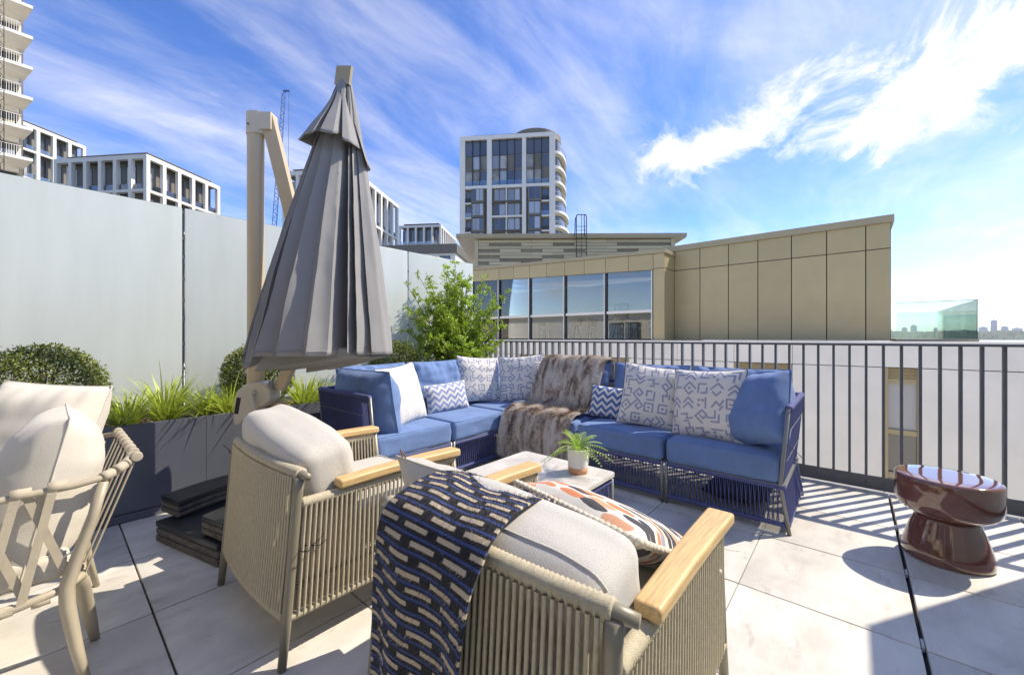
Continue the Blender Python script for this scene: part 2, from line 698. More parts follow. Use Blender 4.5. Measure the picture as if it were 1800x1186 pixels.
b = MB().grid(hill, 1500, 14)
b.f = [f[::-1] for f in b.f]
tagp(b.build('wooded_hills', m_wood_hill), 'low wooded hills along the distant horizon', kind='stuff')
for i, (px, py, w, dd) in enumerate(((1747, 563, 9, 2700), (1728, 575, 12, 2900), (1712, 577, 8, 2800), (1766, 574, 10, 2850), (1606, 572, 9, 2750), (1590, 576, 8, 2900), (1788, 577, 14, 2800), (1648, 577, 11, 2900))):
    p = at(px, dd)
    e = empty('distant_tower', 'tallest pale tower block on the hazy horizon' if i == 0 else 'tiny pale tower block on the hazy horizon beyond the hills', 'tower block', (p.x, p.y, GROUND), VA, None if i == 0 else 'tower blocks on the horizon')
    zt = zof(py, dd) - GROUND
    ww = w * dd / FPX / 3.2
    MB().box((-ww, -ww, 0), (ww, ww, zt)).build('wall', m_far, e)
    MB().box((-ww * .5, -ww * .5, zt), (ww * .5, ww * .5, zt + 5)).build('roof', m_far, e)

# ------------------------------------------------------------------ own building and terrace floor
XR, YG, YG2 = 4.04, 4.10, -1.185
e = empty('apartment_building', 'pale apartment block that carries the terrace', 'building', (0, 0, GROUND))
h0 = -GROUND
MB().box((-9, -9, 0), (4.16, 46, h0 - .06)).build('wall', m_white, e)
MB().box((-9, -9, h0 - .05), (-1.9, 46, h0 + 2.9)).build('upper_wall', mat('warm_render', (.58, .545, .48), .8, var=.05), e)
MB().box((-9.2, -9.2, h0 + 2.9), (-1.6, 46.2, h0 + 3.15)).build('roof', m_bronze_d, e)
for y0 in (-6.5, -5.1, -.7, .7, 2.1, 5.5, 6.9, 8.3, 12.5, 13.9):
    w = MB().box((-1.9, y0 + .04, h0 + .02), (-1.86, y0 + 1.32, h0 + 2.35)).build('door', m_darkm, e)
    MB().box((-1.858, y0 + .1, h0 + .1), (-1.85, y0 + 1.26, h0 + 2.28)).build('pane', m_pane, w)

fl = MB().box((-1.9, -1.25, -.055), (XR + .02, YG + .06, -.036)).build('terrace_floor', m_slab)
tagp(fl, 'terrace floor of large pale porcelain pavers', kind='structure')
TS = .606
pv = MB().rbox((.2995, .2995, .015), .003, mid=1).mesh('paver', m_tile, sharp=35)
cut = MB().rbox((.2995, .12, .015), .003, mid=1).mesh('paver_cut', m_tile, sharp=35)
for i in range(-7, 4):
    for j in range(-2, 7):
        x0, y0 = 2.105 + TS * i, -.200 + TS * j
        cx, cy = x0 + TS / 2, y0 + TS / 2
        if cx < -2 or cx > 4.2 or cy > 3.7:
            continue
        if x0 + TS > XR + .04:
            continue
        link('paver', pv, fl, (cx, cy + (.004 if j == 0 else (-.004 if j == -1 else 0)), -.015 - random.random() * .0012))
# the narrow cut row against the railing
cut2 = MB().rbox((.054, .2995, .015), .003, mid=1).mesh('paver_strip', m_tile, sharp=35)
for j in range(-2, 7):
    link('paver', cut2, fl, (2.105 + TS * 3 + .057, -.2 + TS * (j + .5), -.0155))
sp_ = MB().box((-.0045, -.03, -.02), (.0045, .03, -.004))
spm = sp_.mesh('spacer', mat('grey_spacer', (.45, .45, .46), .6))
for i in range(-4, 4):
    for dx in (.045,):
        link('spacer', spm, fl, (2.105 + TS * i + dx, -.200, 0), (0, 0, R(90)))

# ------------------------------------------------------------------ frosted glass screens
def screen(name, label, y, xs, ztop, side):
    e = empty(name, label, 'glass screen', (0, y, 0))
    for k in range(len(xs) - 1):
        g = MB().rbox(((xs[k + 1] - xs[k]) / 2 - .009, .0085, ztop / 2 - .02), .003, mid=1).build('glass_panel', m_frost, e, loc=((xs[k] + xs[k + 1]) / 2, 0, ztop / 2 + .02), sharp=30)
        MB().box((-(xs[k + 1] - xs[k]) / 2 + .012, -.006, 0), ((xs[k + 1] - xs[k]) / 2 - .012, .006, .002)).build('polished_edge', m_gedge, g, loc=(0, 0, ztop / 2 - .0195))
    for x in xs[1:-1]:
        MB().box((x - .006, .012, .05), (x + .006, .03, ztop - .04)).build('post', m_steel, e)
        for z in (.9, 1.1, 1.3, 1.45, 1.62, 1.80, 1.95):
            MB().box((x - .010, -.004, z - .012), (x + .010, .012, z + .012)).build('clamp', m_steel, e)
    MB().box((xs[0], -.03, 0), (xs[-1], .03, .06)).build('base_channel', m_steel, e)
    return e


screen('glass_screen', 'tall frosted glass privacy screen behind the planter', YG, [-3.6, -1.42, .71, 2.84, 3.93], 2.19, 1)
screen('glass_screen', 'frosted glass privacy screen on the open side opposite the planter', YG2, [-1.8, .3, 2.2, 3.93], 2.19, -1)

# ------------------------------------------------------------------ planter
e = empty('planter', 'long dark grey metal planter under the frosted glass screen', 'planter', (0, 3.43, 0))
PX0, PX1 = -1.8, 3.95
for k, (a, b_) in enumerate(((PX0, -.62), (-.62, .72), (.72, 2.06), (2.06, PX1))):
    MB().box((a + .001, 0, .058), (b_ - .001, .012, .598)).build('front_panel', m_planter, e)
    MB().box((a + .003, .002, .003), (b_ - .003, .012, .052)).build('plinth', m_planter, e)
    for x in (a + .05, b_ - .05):
        MB().lathe([(.007, 0), (.006, .003), (.003, .0045)], 10).build('bolt', m_steel, e, smooth=True, loc=(x, .002, .028), rot=(R(90), 0, 0))
MB().box((PX0, .012, .578), (PX1, .034, .602)).build('rim', m_planter, e)
MB().box((PX0, .586, .003), (PX1, .6, .60)).build('back_panel', m_planter, e)
MB().box((PX1 - .012, .036, .003), (PX1, .585, .60)).build('end_panel', m_planter, e)


def soil(u, v):
    x, y = PX0 + .02 + (PX1 - PX0 - .04) * u, .034 + .55 * v
    return (x, y, .545 + .03 * noise.noise(Vector((x * 3, y * 4, 0))) + .014 * noise.noise(Vector((x * 25, y * 25, 3))))


s_ = MB().grid(soil, 330, 36)
s_.f = [f[::-1] for f in s_.f]
s_.build('soil', m_soil, e, smooth=True)
bc = MB()
for k in range(1500):
    x, y = random.uniform(-.3, PX1), random.uniform(.05, .56)
    p = Vector(soil((x - PX0 - .02) / (PX1 - PX0 - .04), (y - .034) / .55))
    Mx = Matrix.Translation(p + Vector((0, 0, .004))) @ Matrix.Rotation(random.uniform(0, 6.3), 4, 'Z') @ Matrix.Rotation(random.uniform(-.6, .6), 4, 'X')
    q = random.uniform(.5, 1.5)
    bc.box((-.014 * q, -.005 * q, -.002), (.014 * q, .005 * q, .002), Mx)
bc.build('bark_chips', mat('bark_chip', (.09, .055, .035), .9, col2=(.30, .21, .14), vscale=30), e, kind='stuff')

# ------------------------------------------------------------------ railing
e = empty('railing', 'dark grey metal balustrade with flat upright bars along the terrace edge', 'railing', (XR, 0, 0))
MB().box((-.028, YG2 - .1, 1.088), (.032, YG - .03, 1.106)).build('top_rail', m_steel, e)
MB().box((-.010, YG2 - .1, .012), (-.001, YG - .03, .112)).build('kick_plate', m_steel, e)
bal = MB().rbox((.024, .0080, .54), .002, mid=1).mesh('baluster', m_steel, sharp=30)
boltm = MB().lathe([(.008, 0), (.007, .003), (.003, .005)], 10).mesh('bolt', m_steel, True)
yb = YG2 - .05
while yb < YG - .05:
    link('baluster', bal, e, (.026, yb, .547))
    link('bolt', boltm, e, (-.0105, yb, .06), (0, R(-90), 0))
    yb += .0965

# ------------------------------------------------------------------ white neighbour building and bronze pavilion on it
XW = 13.8
e = empty('white_building', 'white stone clad building with bronze framed windows beyond the railing', 'building', (XW, 0, GROUND))
zt = 1.02 - GROUND
MB().box((.3, -16, 0), (26, 34, zt - .25)).build('core_wall', mat('grey_joint', (.42, .41, .38), .9), e)
wins = [(-1.27, -.61), (1.31, 2.79), (6.2, 7.3), (10.2, 11.4), (14.2, 15.4), (-6.2, -5.3), (-10, -9)]
ys = sorted(set([-16] + [q for w in wins for q in w] + [20, 26, 34]))
HZ = [(zt - .62, zt - .02), (zt - 3.42, zt - .63), (zt - 6.8, zt - 3.43)]
for k in range(len(ys) - 1):
    a, b_ = ys[k], ys[k + 1]
    is_w = (a, b_) in wins
    n = max(1, round((b_ - a) / 2.2))
    for q in range(n):
        u0, u1 = a + (b_ - a) * q / n, a + (b_ - a) * (q + 1) / n
        for r_, (z0, z1) in enumerate(HZ):
            if is_w and r_ == 1:
                continue
            MB().box((0, u0 + .006, z0 + .005), (.3, u1 - .006, z1 - .005)).build('stone_panel', m_white, e)
    if is_w:
        z0, z1 = HZ[1]
        w = MB().box((.16, a + .005, z0 + .005), (.29, b_ - .005, z1 - .005)).build('window', m_bronze_d, e)
        for (c0, c1, d0, d1) in ((a + .006, a + .07, z0 + .005, z1 - .005), (b_ - .07, b_ - .006, z0 + .005, z1 - .005)):
            MB().box((.02, c0, d0), (.159, c1, d1)).build('frame', m_bronze_d, w)
        MB().box((.05, a + .072, z0 + .01), (.158, b_ - .072, z0 + .16)).build('sill', m_bronze_d, w)
        MB().box((.05, a + .072, z0 + 1.12), (.158, b_ - .072, z0 + 1.24)).build('frame', m_bronze_d, w)
        MB().box((.05, a + .072, z1 - .40), (.158, b_ - .072, z1 - .27)).build('frame', m_bronze_d, w)
        for q in range(5):
            MB().box((.06, a + .072, z1 - .255 + q * .05), (.13, b_ - .072, z1 - .225 + q * .05)).build('louvre', m_bronze, w)
        MB().box((.145, a + .072, z0 + .161), (.1575, b_ - .072, z0 + 1.119)).build('pane', m_pane, w)
        MB().box((.145, a + .072, z0 + 1.241), (.1575, b_ - .072, z1 - .401)).build('pane', m_panel_l, w)
MB().box((-.05, -16, zt - .019), (.5, 34, zt + .03)).build('coping', m_white, e)
MB().box((.5, -16, zt - .24), (26, 34, zt - .03)).build('roof', m_far, e)

# pavilion: glazed wing in front, panelled wing one metre back
ZP = 1.06
e = empty('bronze_pavilion', 'bronze clad rooftop pavilion with a glazed wing', 'building', (0, 0, ZP))
XA, XB = 14.0, 15.0
ztop = 3.24          # local height of the panelled wing below its coping
js = [(.333, .274), (.274, .2138), (.2138, .1563), (.1563, .0965), (.0965, .0393), (.0393, -.0185), (-.0185, -.053)]
MB().box((XB + .06, -.053 * XB, 0), (XB + 9, .36 * XB, ztop)).build('wall', m_joint, e)
for (a, b_) in js:
    y1, y0 = a * XB - .012, b_ * XB + .012
    MB().box((XB + .02, y0, .0), (XB + .059, y1, 2.53)).build('panel', m_bronze, e)
    MB().box((XB + .02, y0, 2.555), (XB + .059, y1, ztop)).build('panel', m_bronze, e)
MB().box((XB - .06, -.053 * XB - .06, ztop + .002), (XB + 9.1, .36 * XB, ztop + .20)).build('coping', m_bronze_d, e)
# return fin between the wings
YF0, YF1 = .3566 * XA, .3852 * XA
MB().box((XA + .02, YF0 + .02, 0), (XB + .06, YF1, 3.05)).build('wall', m_joint, e)
MB().box((XA, YF0 + .002, 0), (XA + .019, YF1 - .01, 2.52)).build('panel', m_bronze, e)
MB().box((XA, YF0 + .002, 2.54), (XA + .019, YF1 - .01, 3.05)).build('panel', m_bronze, e)
MB().box((XA + .002, YF0, 0), (XB + .018, YF0 + .019, 2.52)).build('panel', m_bronze, e)
MB().box((XA + .002, YF0, 2.54), (XB + .018, YF0 + .019, 3.05)).build('panel', m_bronze, e)


def topz(y):          # the glazed wing's roof rises gently to the left
    return 3.06 + (y - 5.4) * .045


YE = 17.0
b = MB()
b.hexa([(XA - .06, YF0 - .06, topz(YF0)), (XB + .2, YF0 - .06, topz(YF0)), (XB + .2, YE, topz(YE)), (XA - .06, YE, topz(YE)),
        (XA - .06, YF0 - .06, topz(YF0) + .13), (XB + .2, YF0 - .06, topz(YF0) + .13), (XB + .2, YE, topz(YE) + .13), (XA - .06, YE, topz(YE) + .13)])
b.build('coping', m_bronze_d, e)
b = MB()
b.hexa([(XB + .21, YF1, topz(YF0)), (XA + 8, YF1, topz(YF0)), (XA + 8, YE, topz(YE)), (XB + .21, YE, topz(YE)),
        (XB + .21, YF1, topz(YF0) + .1), (XA + 8, YF1, topz(YF0) + .1), (XA + 8, YE, topz(YE) + .1), (XB + .21, YE, topz(YE) + .1)])
b.build('roof', m_bronze_d, e)
PB = 1.86
y = YF1
k = 0
while y < YE - .3:
    y2 = y + PB / 2
    MB().hexa([(XA, y + .008, topz(y) - .56), (XA + .05, y + .008, topz(y) - .56), (XA + .05, y2 - .008, topz(y2) - .56), (XA, y2 - .008, topz(y2) - .56),
               (XA, y + .008, topz(y) - .004), (XA + .05, y + .008, topz(y) - .004), (XA + .05, y2 - .008, topz(y2) - .004), (XA, y2 - .008, topz(y2) - .004)]).build('fascia_panel', m_bronze, e)
    if k % 2 == 0:
        y3 = y + PB
        w = MB()
        w.box((XA + .02, y - .035, 0), (XA + .16, y + .035, topz(y) - .58))
        wo_ = w.build('window', m_darkm, e)
        MB().box((XA + .008, y + .036, 0), (XA + .15, y + .075, topz(y) - .58)).build('mullion', m_frame, wo_)
        MB().box((XA + .03, y + .076, .99), (XA + .15, y3 - .036, 1.09)).build('transom', m_frame, wo_)
        MB().box((XA + .03, y + .076, 0), (XA + .15, y3 - .036, .045)).build('sill', m_darkm, wo_)
        MB().box((XA + .088, y + .076, .046), (XA + .094, y3 - .036, .989)).build('pane', m_glass, wo_)
        MB().hexa([(XA + .088, y + .076, 1.091), (XA + .094, y + .076, 1.091), (XA + .094, y3 - .036, 1.091), (XA + .088, y3 - .036, 1.091),
                   (XA + .088, y + .076, topz(y) - .565), (XA + .094, y + .076, topz(y) - .565), (XA + .094, y3 - .036, topz(y3) - .565), (XA + .088, y3 - .036, topz(y3) - .565)]).build('pane', m_glass, wo_)
    y = y2
    k += 1
MB().hexa([(XA + .052, YF1, topz(YF1) - .56), (XA + .2, YF1, topz(YF1) - .56), (XA + .2, YE, topz(YE) - .56), (XA + .052, YE, topz(YE) - .56),
           (XA + .052, YF1, topz(YF1) - .01), (XA + .2, YF1, topz(YF1) - .01), (XA + .2, YE, topz(YE) - .01), (XA + .052, YE, topz(YE) - .01)]).build('fascia_back', m_joint, e)
MB().box((XA + .2, YF1 + .01, -.06), (XA + 6, YE, -.02)).build('floor', m_oak, e)
MB().box((XA + 6, YF1, -.06), (XA + 6.15, YE, 3.0)).build('interior_wall', m_plaster, e)
MB().box((XA + .2, YE, -.06), (XA + 6, YE + .15, 3.0)).build('interior_wall', m_plaster, e)
for (y0, y1, z0, z1) in ((6.1, 7.2, 1.2, 2.0), (9.0, 9.8, .9, 1.9)):
    f = MB().box((XA + 5.95, y0, z0), (XA + 5.998, y1, z1)).build('picture', m_black, e)
    MB().box((XA + 5.94, y0 + .06, z0 + .06), (XA + 5.949, y1 - .06, z1 - .06)).build('canvas', m_blind, f)

# things inside the glazed wing
t = empty('kitchen_island', 'pale kitchen island inside the glazed pavilion', 'counter', (XA + 3.2, 8.7, ZP - .02))
MB().box((-.4, -1.5, .0), (.4, 1.5, .88)).build('body', m_frame, t)
MB().box((-.5, -1.6, .882), (.5, 1.6, .93)).build('worktop', m_panel_l, t)


def bar_stool(loc, rz, label):
    t = empty('bar_stool', label, 'bar stool', loc, rz, 'bar stools in the pavilion')
    for a in (45, 135, 225, 315):
        ca, sa = math.cos(R(a)), math.sin(R(a))
        MB().tube([(.07 * ca, .07 * sa, .64), (.23 * ca, .23 * sa, 0)], .013, 6).build('leg', m_black, t)
    MB().tube([(.16 * math.cos(q), .16 * math.sin(q), .28) for q in [2 * math.pi * i / 16 for i in range(17)]], .009, 6).build('footrest', m_black, t)
    MB().rbox((.21, .21, .045), .04, (0, 0, .68)).build('seat', m_stoolb, t, smooth=True)
    MB().grid(lambda u, v: (.23 * math.cos(R(-105 + 210 * u)) * (1 + .12 * v), .23 * math.sin(R(-105 + 210 * u)) * (1 + .12 * v), .68 + v * (.32 * (.45 + .55 * math.sin(math.pi * u)))), 16, 4).build('backrest', m_stoolb, t, smooth=True)


bar_stool((XA + 2.0, 9.75, ZP - .02), R(200), 'beige bar stool at the island, nearest the leafy shrub')
bar_stool((XA + 2.1, 9.1, ZP - .02), R(185), 'beige bar stool in the middle of the island')
bar_stool((XA + 1.7, 7.55, ZP - .02), R(160), 'beige bar stool at the island end towards the bronze fin')
t = empty('dining_table', 'long oak dining table inside the glazed pavilion', 'table', (XA + 1.8, 6.5, ZP - .02))
MB().box((-.4, -.75, .70), (.4, .75, .76)).build('table_top', m_oak, t)
for sx in (-1, 1):
    for sy in (-1, 1):
        MB().box((sx * .34 - .03, sy * .68 - .03, 0), (sx * .34 + .03, sy * .68 + .03, .699)).build('leg', m_oak, t)
for i, (x, y_) in enumerate(((1.1, 6.1), (1.1, 6.9), (2.5, 6.1), (2.5, 6.9), (1.6, 11.3))):
    t = empty('dining_chair', ('oak chair at the pavilion table beside the bronze fin', 'oak chair on the window side of the pavilion table', 'oak chair behind the pavilion table near the fin', 'oak chair behind the pavilion table near the island', 'dark chair behind the leafy shrub in the pavilion')[i], 'chair', (XA + x, y_, ZP - .02), R(0 if x < 2 else 180), 'chairs in the pavilion')
    MB().rbox((.21, .21, .025), .02, (0, 0, .46)).build('seat', m_stoolb, t)
    for sx in (-1, 1):
        for sy in (-1, 1):
            MB().box((sx * .18 - .015, sy * .18 - .015, 0), (sx * .18 + .015, sy * .18 + .015, .434 if sx > 0 else .84)).build('leg', m_oak if i < 4 else m_black, t)
    MB().box((-.19, -.163, .66), (-.17, .163, .82)).build('backrest', m_oak if i < 4 else m_black, t)

# glass balustrade on the roof beside the pavilion
e = empty('glass_balustrade', 'clear glass balustrade at the end of the bronze pavilion', 'balustrade', (0, 0, ZP))
MB().box((XB - .1, -2.36, -.02), (XB + 6.0, -.9, .05)).build('base', m_bronze_d, e)
for (y0, y1) in ((-2.33, -1.62), (-1.61, -.90)):
    MB().box((XB - .02, y0, .052), (XB, y1, 1.02)).build('glass_panel', m_balu, e)
MB().box((XB - .022, -2.36, 1.021), (XB + .002, -.9, 1.036)).build('top_edge', m_gedge, e)
for q in range(3):
    MB().box((XB + .02 + q * 2.0, -2.355, .052), (XB + 2.0 + q * 2.0, -2.335, 1.02)).build('glass_panel', m_balu, e)
MB().box((XB + .003, -2.358, 1.021), (XB + 6.0, -2.333, 1.03)).build('top_edge', m_gedge, e)
MB().box((XB + 6.0, -2.36, .052), (XB + 6.02, -.5, 1.02)).build('glass_panel', m_balu, e)

# ------------------------------------------------------------------ slatted roof block behind the pavilion
A2 = VA - R(6.5)                       # city grid: depth direction
RZ2 = A2 - R(90)
DB = 30.0
p = at(833, DB)
e = empty('slatted_roof_block', 'bronze slatted rooftop block with a wide overhanging flat roof', 'building', (p.x, p.y, GROUND), VA - R(90) - R(1.0))
W = (1185 - 833) * DB / FPX
zb, zr = .95 - GROUND, zof(421, DB) - GROUND
MB().box((.05, .06, 0), (W - .05, 7, zr)).build('wall', m_joint, e)
pitch, rowh = .46, .0
z = zr - .04
r_ = 0
rows = []
while z > zb + 3.2:
    rows.append(z)
    z -= .235
for r_, z in enumerate(rows):
    x = .35 - random.choice((0, .8, 1.6))
    lite = random.random() < .5
    while x < W - .3:
        L_ = random.choice((1.6, 2.4, 3.2))
        a, b_ = max(.35, x), min(W - .35, x + L_)
        if b_ - a > .1:
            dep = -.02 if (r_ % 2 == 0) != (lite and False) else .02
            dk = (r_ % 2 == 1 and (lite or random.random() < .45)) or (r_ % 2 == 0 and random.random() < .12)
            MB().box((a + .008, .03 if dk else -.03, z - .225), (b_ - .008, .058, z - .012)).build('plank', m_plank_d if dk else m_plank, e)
        x += L_
        lite = not lite
for x in (0.05, W - .34):
    MB().box((x, -.05, zb), (x + .29, .058, zr)).build('corner_trim', m_plank, e)
ov = 1.25
MB().box((-ov, -.30, zr + .002), (W + .65, 8, zr + .07)).build('soffit', m_bronze_d, e)
MB().box((-ov - .05, -.35, zr + .071), (W + .7, 8.05, zr + .34)).build('roof', m_bronze_d, e)
for (a, b_) in ((6.6, 8.4), (8.9, 11.2)):
    s_ = MB().box((a, 2.0, zr + .361), (b_, 3.2, zr + .62)).build('roof_light', m_frame, e)
    MB().box((a + .05, 1.98, zr + .4), (b_ - .05, 1.999, zr + .6)).build('pane', m_panel_l, s_)
# access ladder
p = at(1022, 28.4)
e = empty('roof_ladder', 'metal access ladder with tall hooped handrails on the bronze roof', 'ladder', (p.x, p.y, zof(455, 28.4)), VA - R(90))
lw = .36
hz = zof(377, 28.4) - zof(455, 28.4)
for sx in (-1, 1):
    MB().tube([(sx * lw, 0, 0), (sx * lw, 0, hz - .2), (sx * lw * .92, 0, hz - .06), (sx * lw * .8, .02, hz), (sx * lw * .75, .35, hz + .02), (sx * lw * .9, .7, hz - .1), (sx * lw, .72, hz - 1.4)], .035, 6).build('rail', m_darkm, e)
MB().tube([(-lw * .78, .01, hz - .01), (lw * .78, .01, hz - .01)], .03, 6).build('hoop', m_darkm, e)
MB().tube([(0, .01, hz), (0, .01, 0)], .02, 6).build('hoop', m_darkm, e)
for q in range(9):
    MB().tube([(-lw, 0, .15 + q * .27), (lw, 0, .15 + q * .27)], .018, 5).build('rung', m_darkm, e)

# ------------------------------------------------------------------ framed apartment blocks
def framed_block(name, label, px, depth, ztop, nl, bl, nr, br, storeys=((3.9, 1),), back=1.3, roof=True):
    p = at(px, depth)
    e = empty(name, label, 'building', (p.x, p.y, GROUND), RZ2, None)
    zt = ztop - GROUND
    WL_, WR_ = nl * bl, nr * br
    pw = .62
    MB().box((-WL_ + back, back, 0), (-back, WR_ - .3, zt - .5)).build('wall', m_taupe, e)
    zs = zt
    tiers = []
    for (h, _) in storeys:
        tiers.append((zs - h, zs))
        zs -= h
    for ti, (z0, z1) in enumerate(tiers):
        bh = .75 if ti == 0 else .45
        MB().box((-WL_ - pw / 2, -pw / 2, z1 - bh), (pw / 2, pw / 2, z1 - .001)).build('beam', m_frame, e)
        MB().box((-pw / 2, pw / 2 + .001, z1 - bh), (pw / 2, WR_ + pw / 2, z1 - .001)).build('beam', m_frame, e)
        for i in range(nl + 1):
            x = -i * bl
            MB().box((x - pw / 2, -pw / 2 + .003, z0), (x + pw / 2, pw / 2 - .003, z1 - bh - .001)).build('column', m_frame, e)
        for j in range(1, nr + 1):
            y = j * br
            MB().box((-pw / 2 + .003, y - pw / 2, z0), (pw / 2 - .003, y + pw / 2, z1 - bh - .001)).build('column', m_frame, e)
        MB().box((-WL_, .4, z0 - .1), (-.4, WR_, z0 + .12)).build('floor_slab', m_frame, e)
        for i in range(nl):
            a, b_ = -(i + 1) * bl + .55, -i * bl - .55
            if b_ > -back:
                b_ = -back - .1
            q = random.random()
            w = MB().box((a, back - .06, z0 + .2), (b_, back + .02, z1 - bh - .55)).build('window', m_darkm, e)
            n = 2 if b_ - a > 1.2 else 1
            for c in range(n):
                MB().box((a + (b_ - a) * c / n + .06, back - .075, z0 + .28), (a + (b_ - a) * (c + 1) / n - .06, back - .0605, z1 - bh - .63)).build('pane', m_pane if random.random() < .6 else m_panel_l, w)
            MB().box((a - .3, .1, z0 + .13), (b_ + .3, .14, z0 + 1.05)).build('balustrade', m_clear, e)
        for j in range(nr):
            a, b_ = j * br + .55, (j + 1) * br - .55
            if a < back:
                a = back + .1
            w = MB().box((-back - .02, a, z0 + .2), (-back + .06, b_, z1 - bh - .55)).build('window', m_darkm, e)
            n = 2 if b_ - a > 1.2 else 1
            for c in range(n):
                MB().box((-back + .0605, a + (b_ - a) * c / n + .06, z0 + .28), (-back + .075, a + (b_ - a) * (c + 1) / n - .06, z1 - bh - .63)).build('pane', m_pane if random.random() < .5 else m_blind, w)
            MB().box((-.14, a - .3, z0 + .13), (-.1, b_ + .3, z0 + 1.05)).build('balustrade', m_clear, e)
    MB().box((-WL_, pw / 2, zt - .6), (-pw / 2, WR_, zt - .45)).build('soffit', m_taupe, e)
    if roof:
        MB().box((-WL_ + 1.2, .9, zt), (-.9, WR_ - .8, zt + .62)).build('roof', m_roofd, e)
        MB().box((-WL_ + 1.0, .7, zt + .621), (-.7, WR_ - .6, zt + .75)).build('roof_edge', m_taupe, e)
    return e


framed_block('framed_block', 'low white framed block with dark flat roof, above the left glass screen', 258, 68, zof(272, 68), 6, 2.95, 5, 2.85, ((5.9, 1), (5.6, 1), (5.6, 1)))
framed_block('framed_block', 'white framed block half hidden behind the far left balcony tower', 35, 86, zof(212, 86), 3, 2.9, 4, 2.9, ((5.6, 1), (6.2, 1), (6.0, 1), (6, 1)))
framed_block('framed_block', 'white framed block directly behind the closed grey parasol', 620, 71, zof(297, 71), 5, 2.6, 7, 2.8, ((7.6, 1), (4.6, 1), (4.6, 1)))
framed_block('framed_block', 'small distant white framed block left of the tall tower', 774, 135, zof(395, 135), 5, 2.85, 7, 2.8, ((6.5, 1), (5.5, 1)))
# low taupe block in front of the distant one
p = at(803, 60)
e = empty('low_block', 'low taupe block with white storey below, left of the slatted roof', 'building', (p.x, p.y, GROUND), RZ2)
zt = zof(428, 60) - GROUND
MB().box((-16, 0, zt - 1.35), (0, 14, zt)).build('parapet', m_taupe, e)
MB().box((-16, .3, 0), (-.3, 13.8, zt - 1.351)).build('wall', m_frame, e)
for i in range(6):
    w = MB().box((-15.2 + i * 2.5, .24, zt - 4.2), (-13.6 + i * 2.5, .299, zt - 1.75)).build('window', m_darkm, e)
    for c in range(2):
        MB().box((-15.12 + i * 2.5 + c * .77, .225, zt - 4.1), (-14.47 + i * 2.5 + c * .77, .239, zt - 1.85)).build('pane', m_pane, w)

# ------------------------------------------------------------------ tall tower with rounded balconies
DT = 90.0
p = at(808, DT)
S = DT / FPX
e = empty('apartment_tower', 'tall white framed tower with rounded balconies on its right side', 'building', (p.x, p.y, GROUND), RZ2)
zt = zof(241, DT) - GROUND
zm = zof(328, DT) - GROUND
st = 25.6 * S
TW = 167 * S
TD = 19.0
MB().box((.9, .9, 0), (TW - .9, TD, zt - .5)).build('wall', m_taupe, e)
cols = [(0, 9.5), (48.5, 57), (110, 117), (157, 167)]
for (a, b_) in cols:
    MB().box((a * S, 0, 0), (b_ * S, .95, zt - 7 * S - .001)).build('column', m_frame, e)
MB().box((0, -.03, zt - 7 * S), (TW, .97, zt)).build('beam', m_frame, e)
MB().box((0, .96, 0), (.6, TD, zt - .01)).build('side_wall', m_frame, e)
MB().box((TW - .6, .96, 0), (TW, TD, zt - .01)).build('side_wall', m_frame, e)
MB().box((17 * S, 2, zt), (TW - 6, TD - 2, zt + 1.1)).build('roof', m_roofd, e)
cr = MB()
cr.lathe([(1, 0), (1, 1.5), (.96, 1.7)], 48)
cr.v = [(TW - 4.8 + 6.2 * x, 9 + 6.6 * y, zt + .8 + z) for x, y, z in cr.v]
cr.build('roof_crown', m_taupe, e, sharp=40)
bays = [(9.5, 48.5), (57, 110), (117, 157)]
# upper three storeys: tall dark glazed screens
for (a, b_) in bays:
    n = 4 if b_ - a > 45 else 3
    for fl_ in range(3):
        z1 = zt - 7 * S - fl_ * (zt - 7 * S - zm) / 3
        z0 = zt - 7 * S - (fl_ + 1) * (zt - 7 * S - zm) / 3
        w = MB().box((a * S + .01, .6, z0), (b_ * S - .01, .7, z1)).build('window', m_taupe if fl_ else m_darkm, e)
        for c in range(n):
            x0 = (a + (b_ - a) * c / n) * S + .12
            x1 = (a + (b_ - a) * (c + 1) / n) * S - .12
            mm_ = m_pane if fl_ == 0 else random.choice((m_panel_l, m_panel_l, m_blind, m_taupe, m_pane))
            MB().box((x0, .585, z0 + (.5 if fl_ == 1 else .12)), (x1, .599, z1 - .18)).build('pane', mm_, w)
    for c in range(1, n):
        x0 = (a + (b_ - a) * c / n) * S
        MB().box((x0 - .07, .2, zm), (x0 + .07, .58, zt - 7 * S - .01)).build('mullion', m_darkm, e)
    MB().box((a * S + .02, .25, zm + .05), (b_ * S - .02, .3, zm + 1.15)).build('balustrade', m_clear, e)
    MB().box((a * S + .005, .02, zm - .65), (b_ * S - .005, .9, zm)).build('beam', m_frame, e)
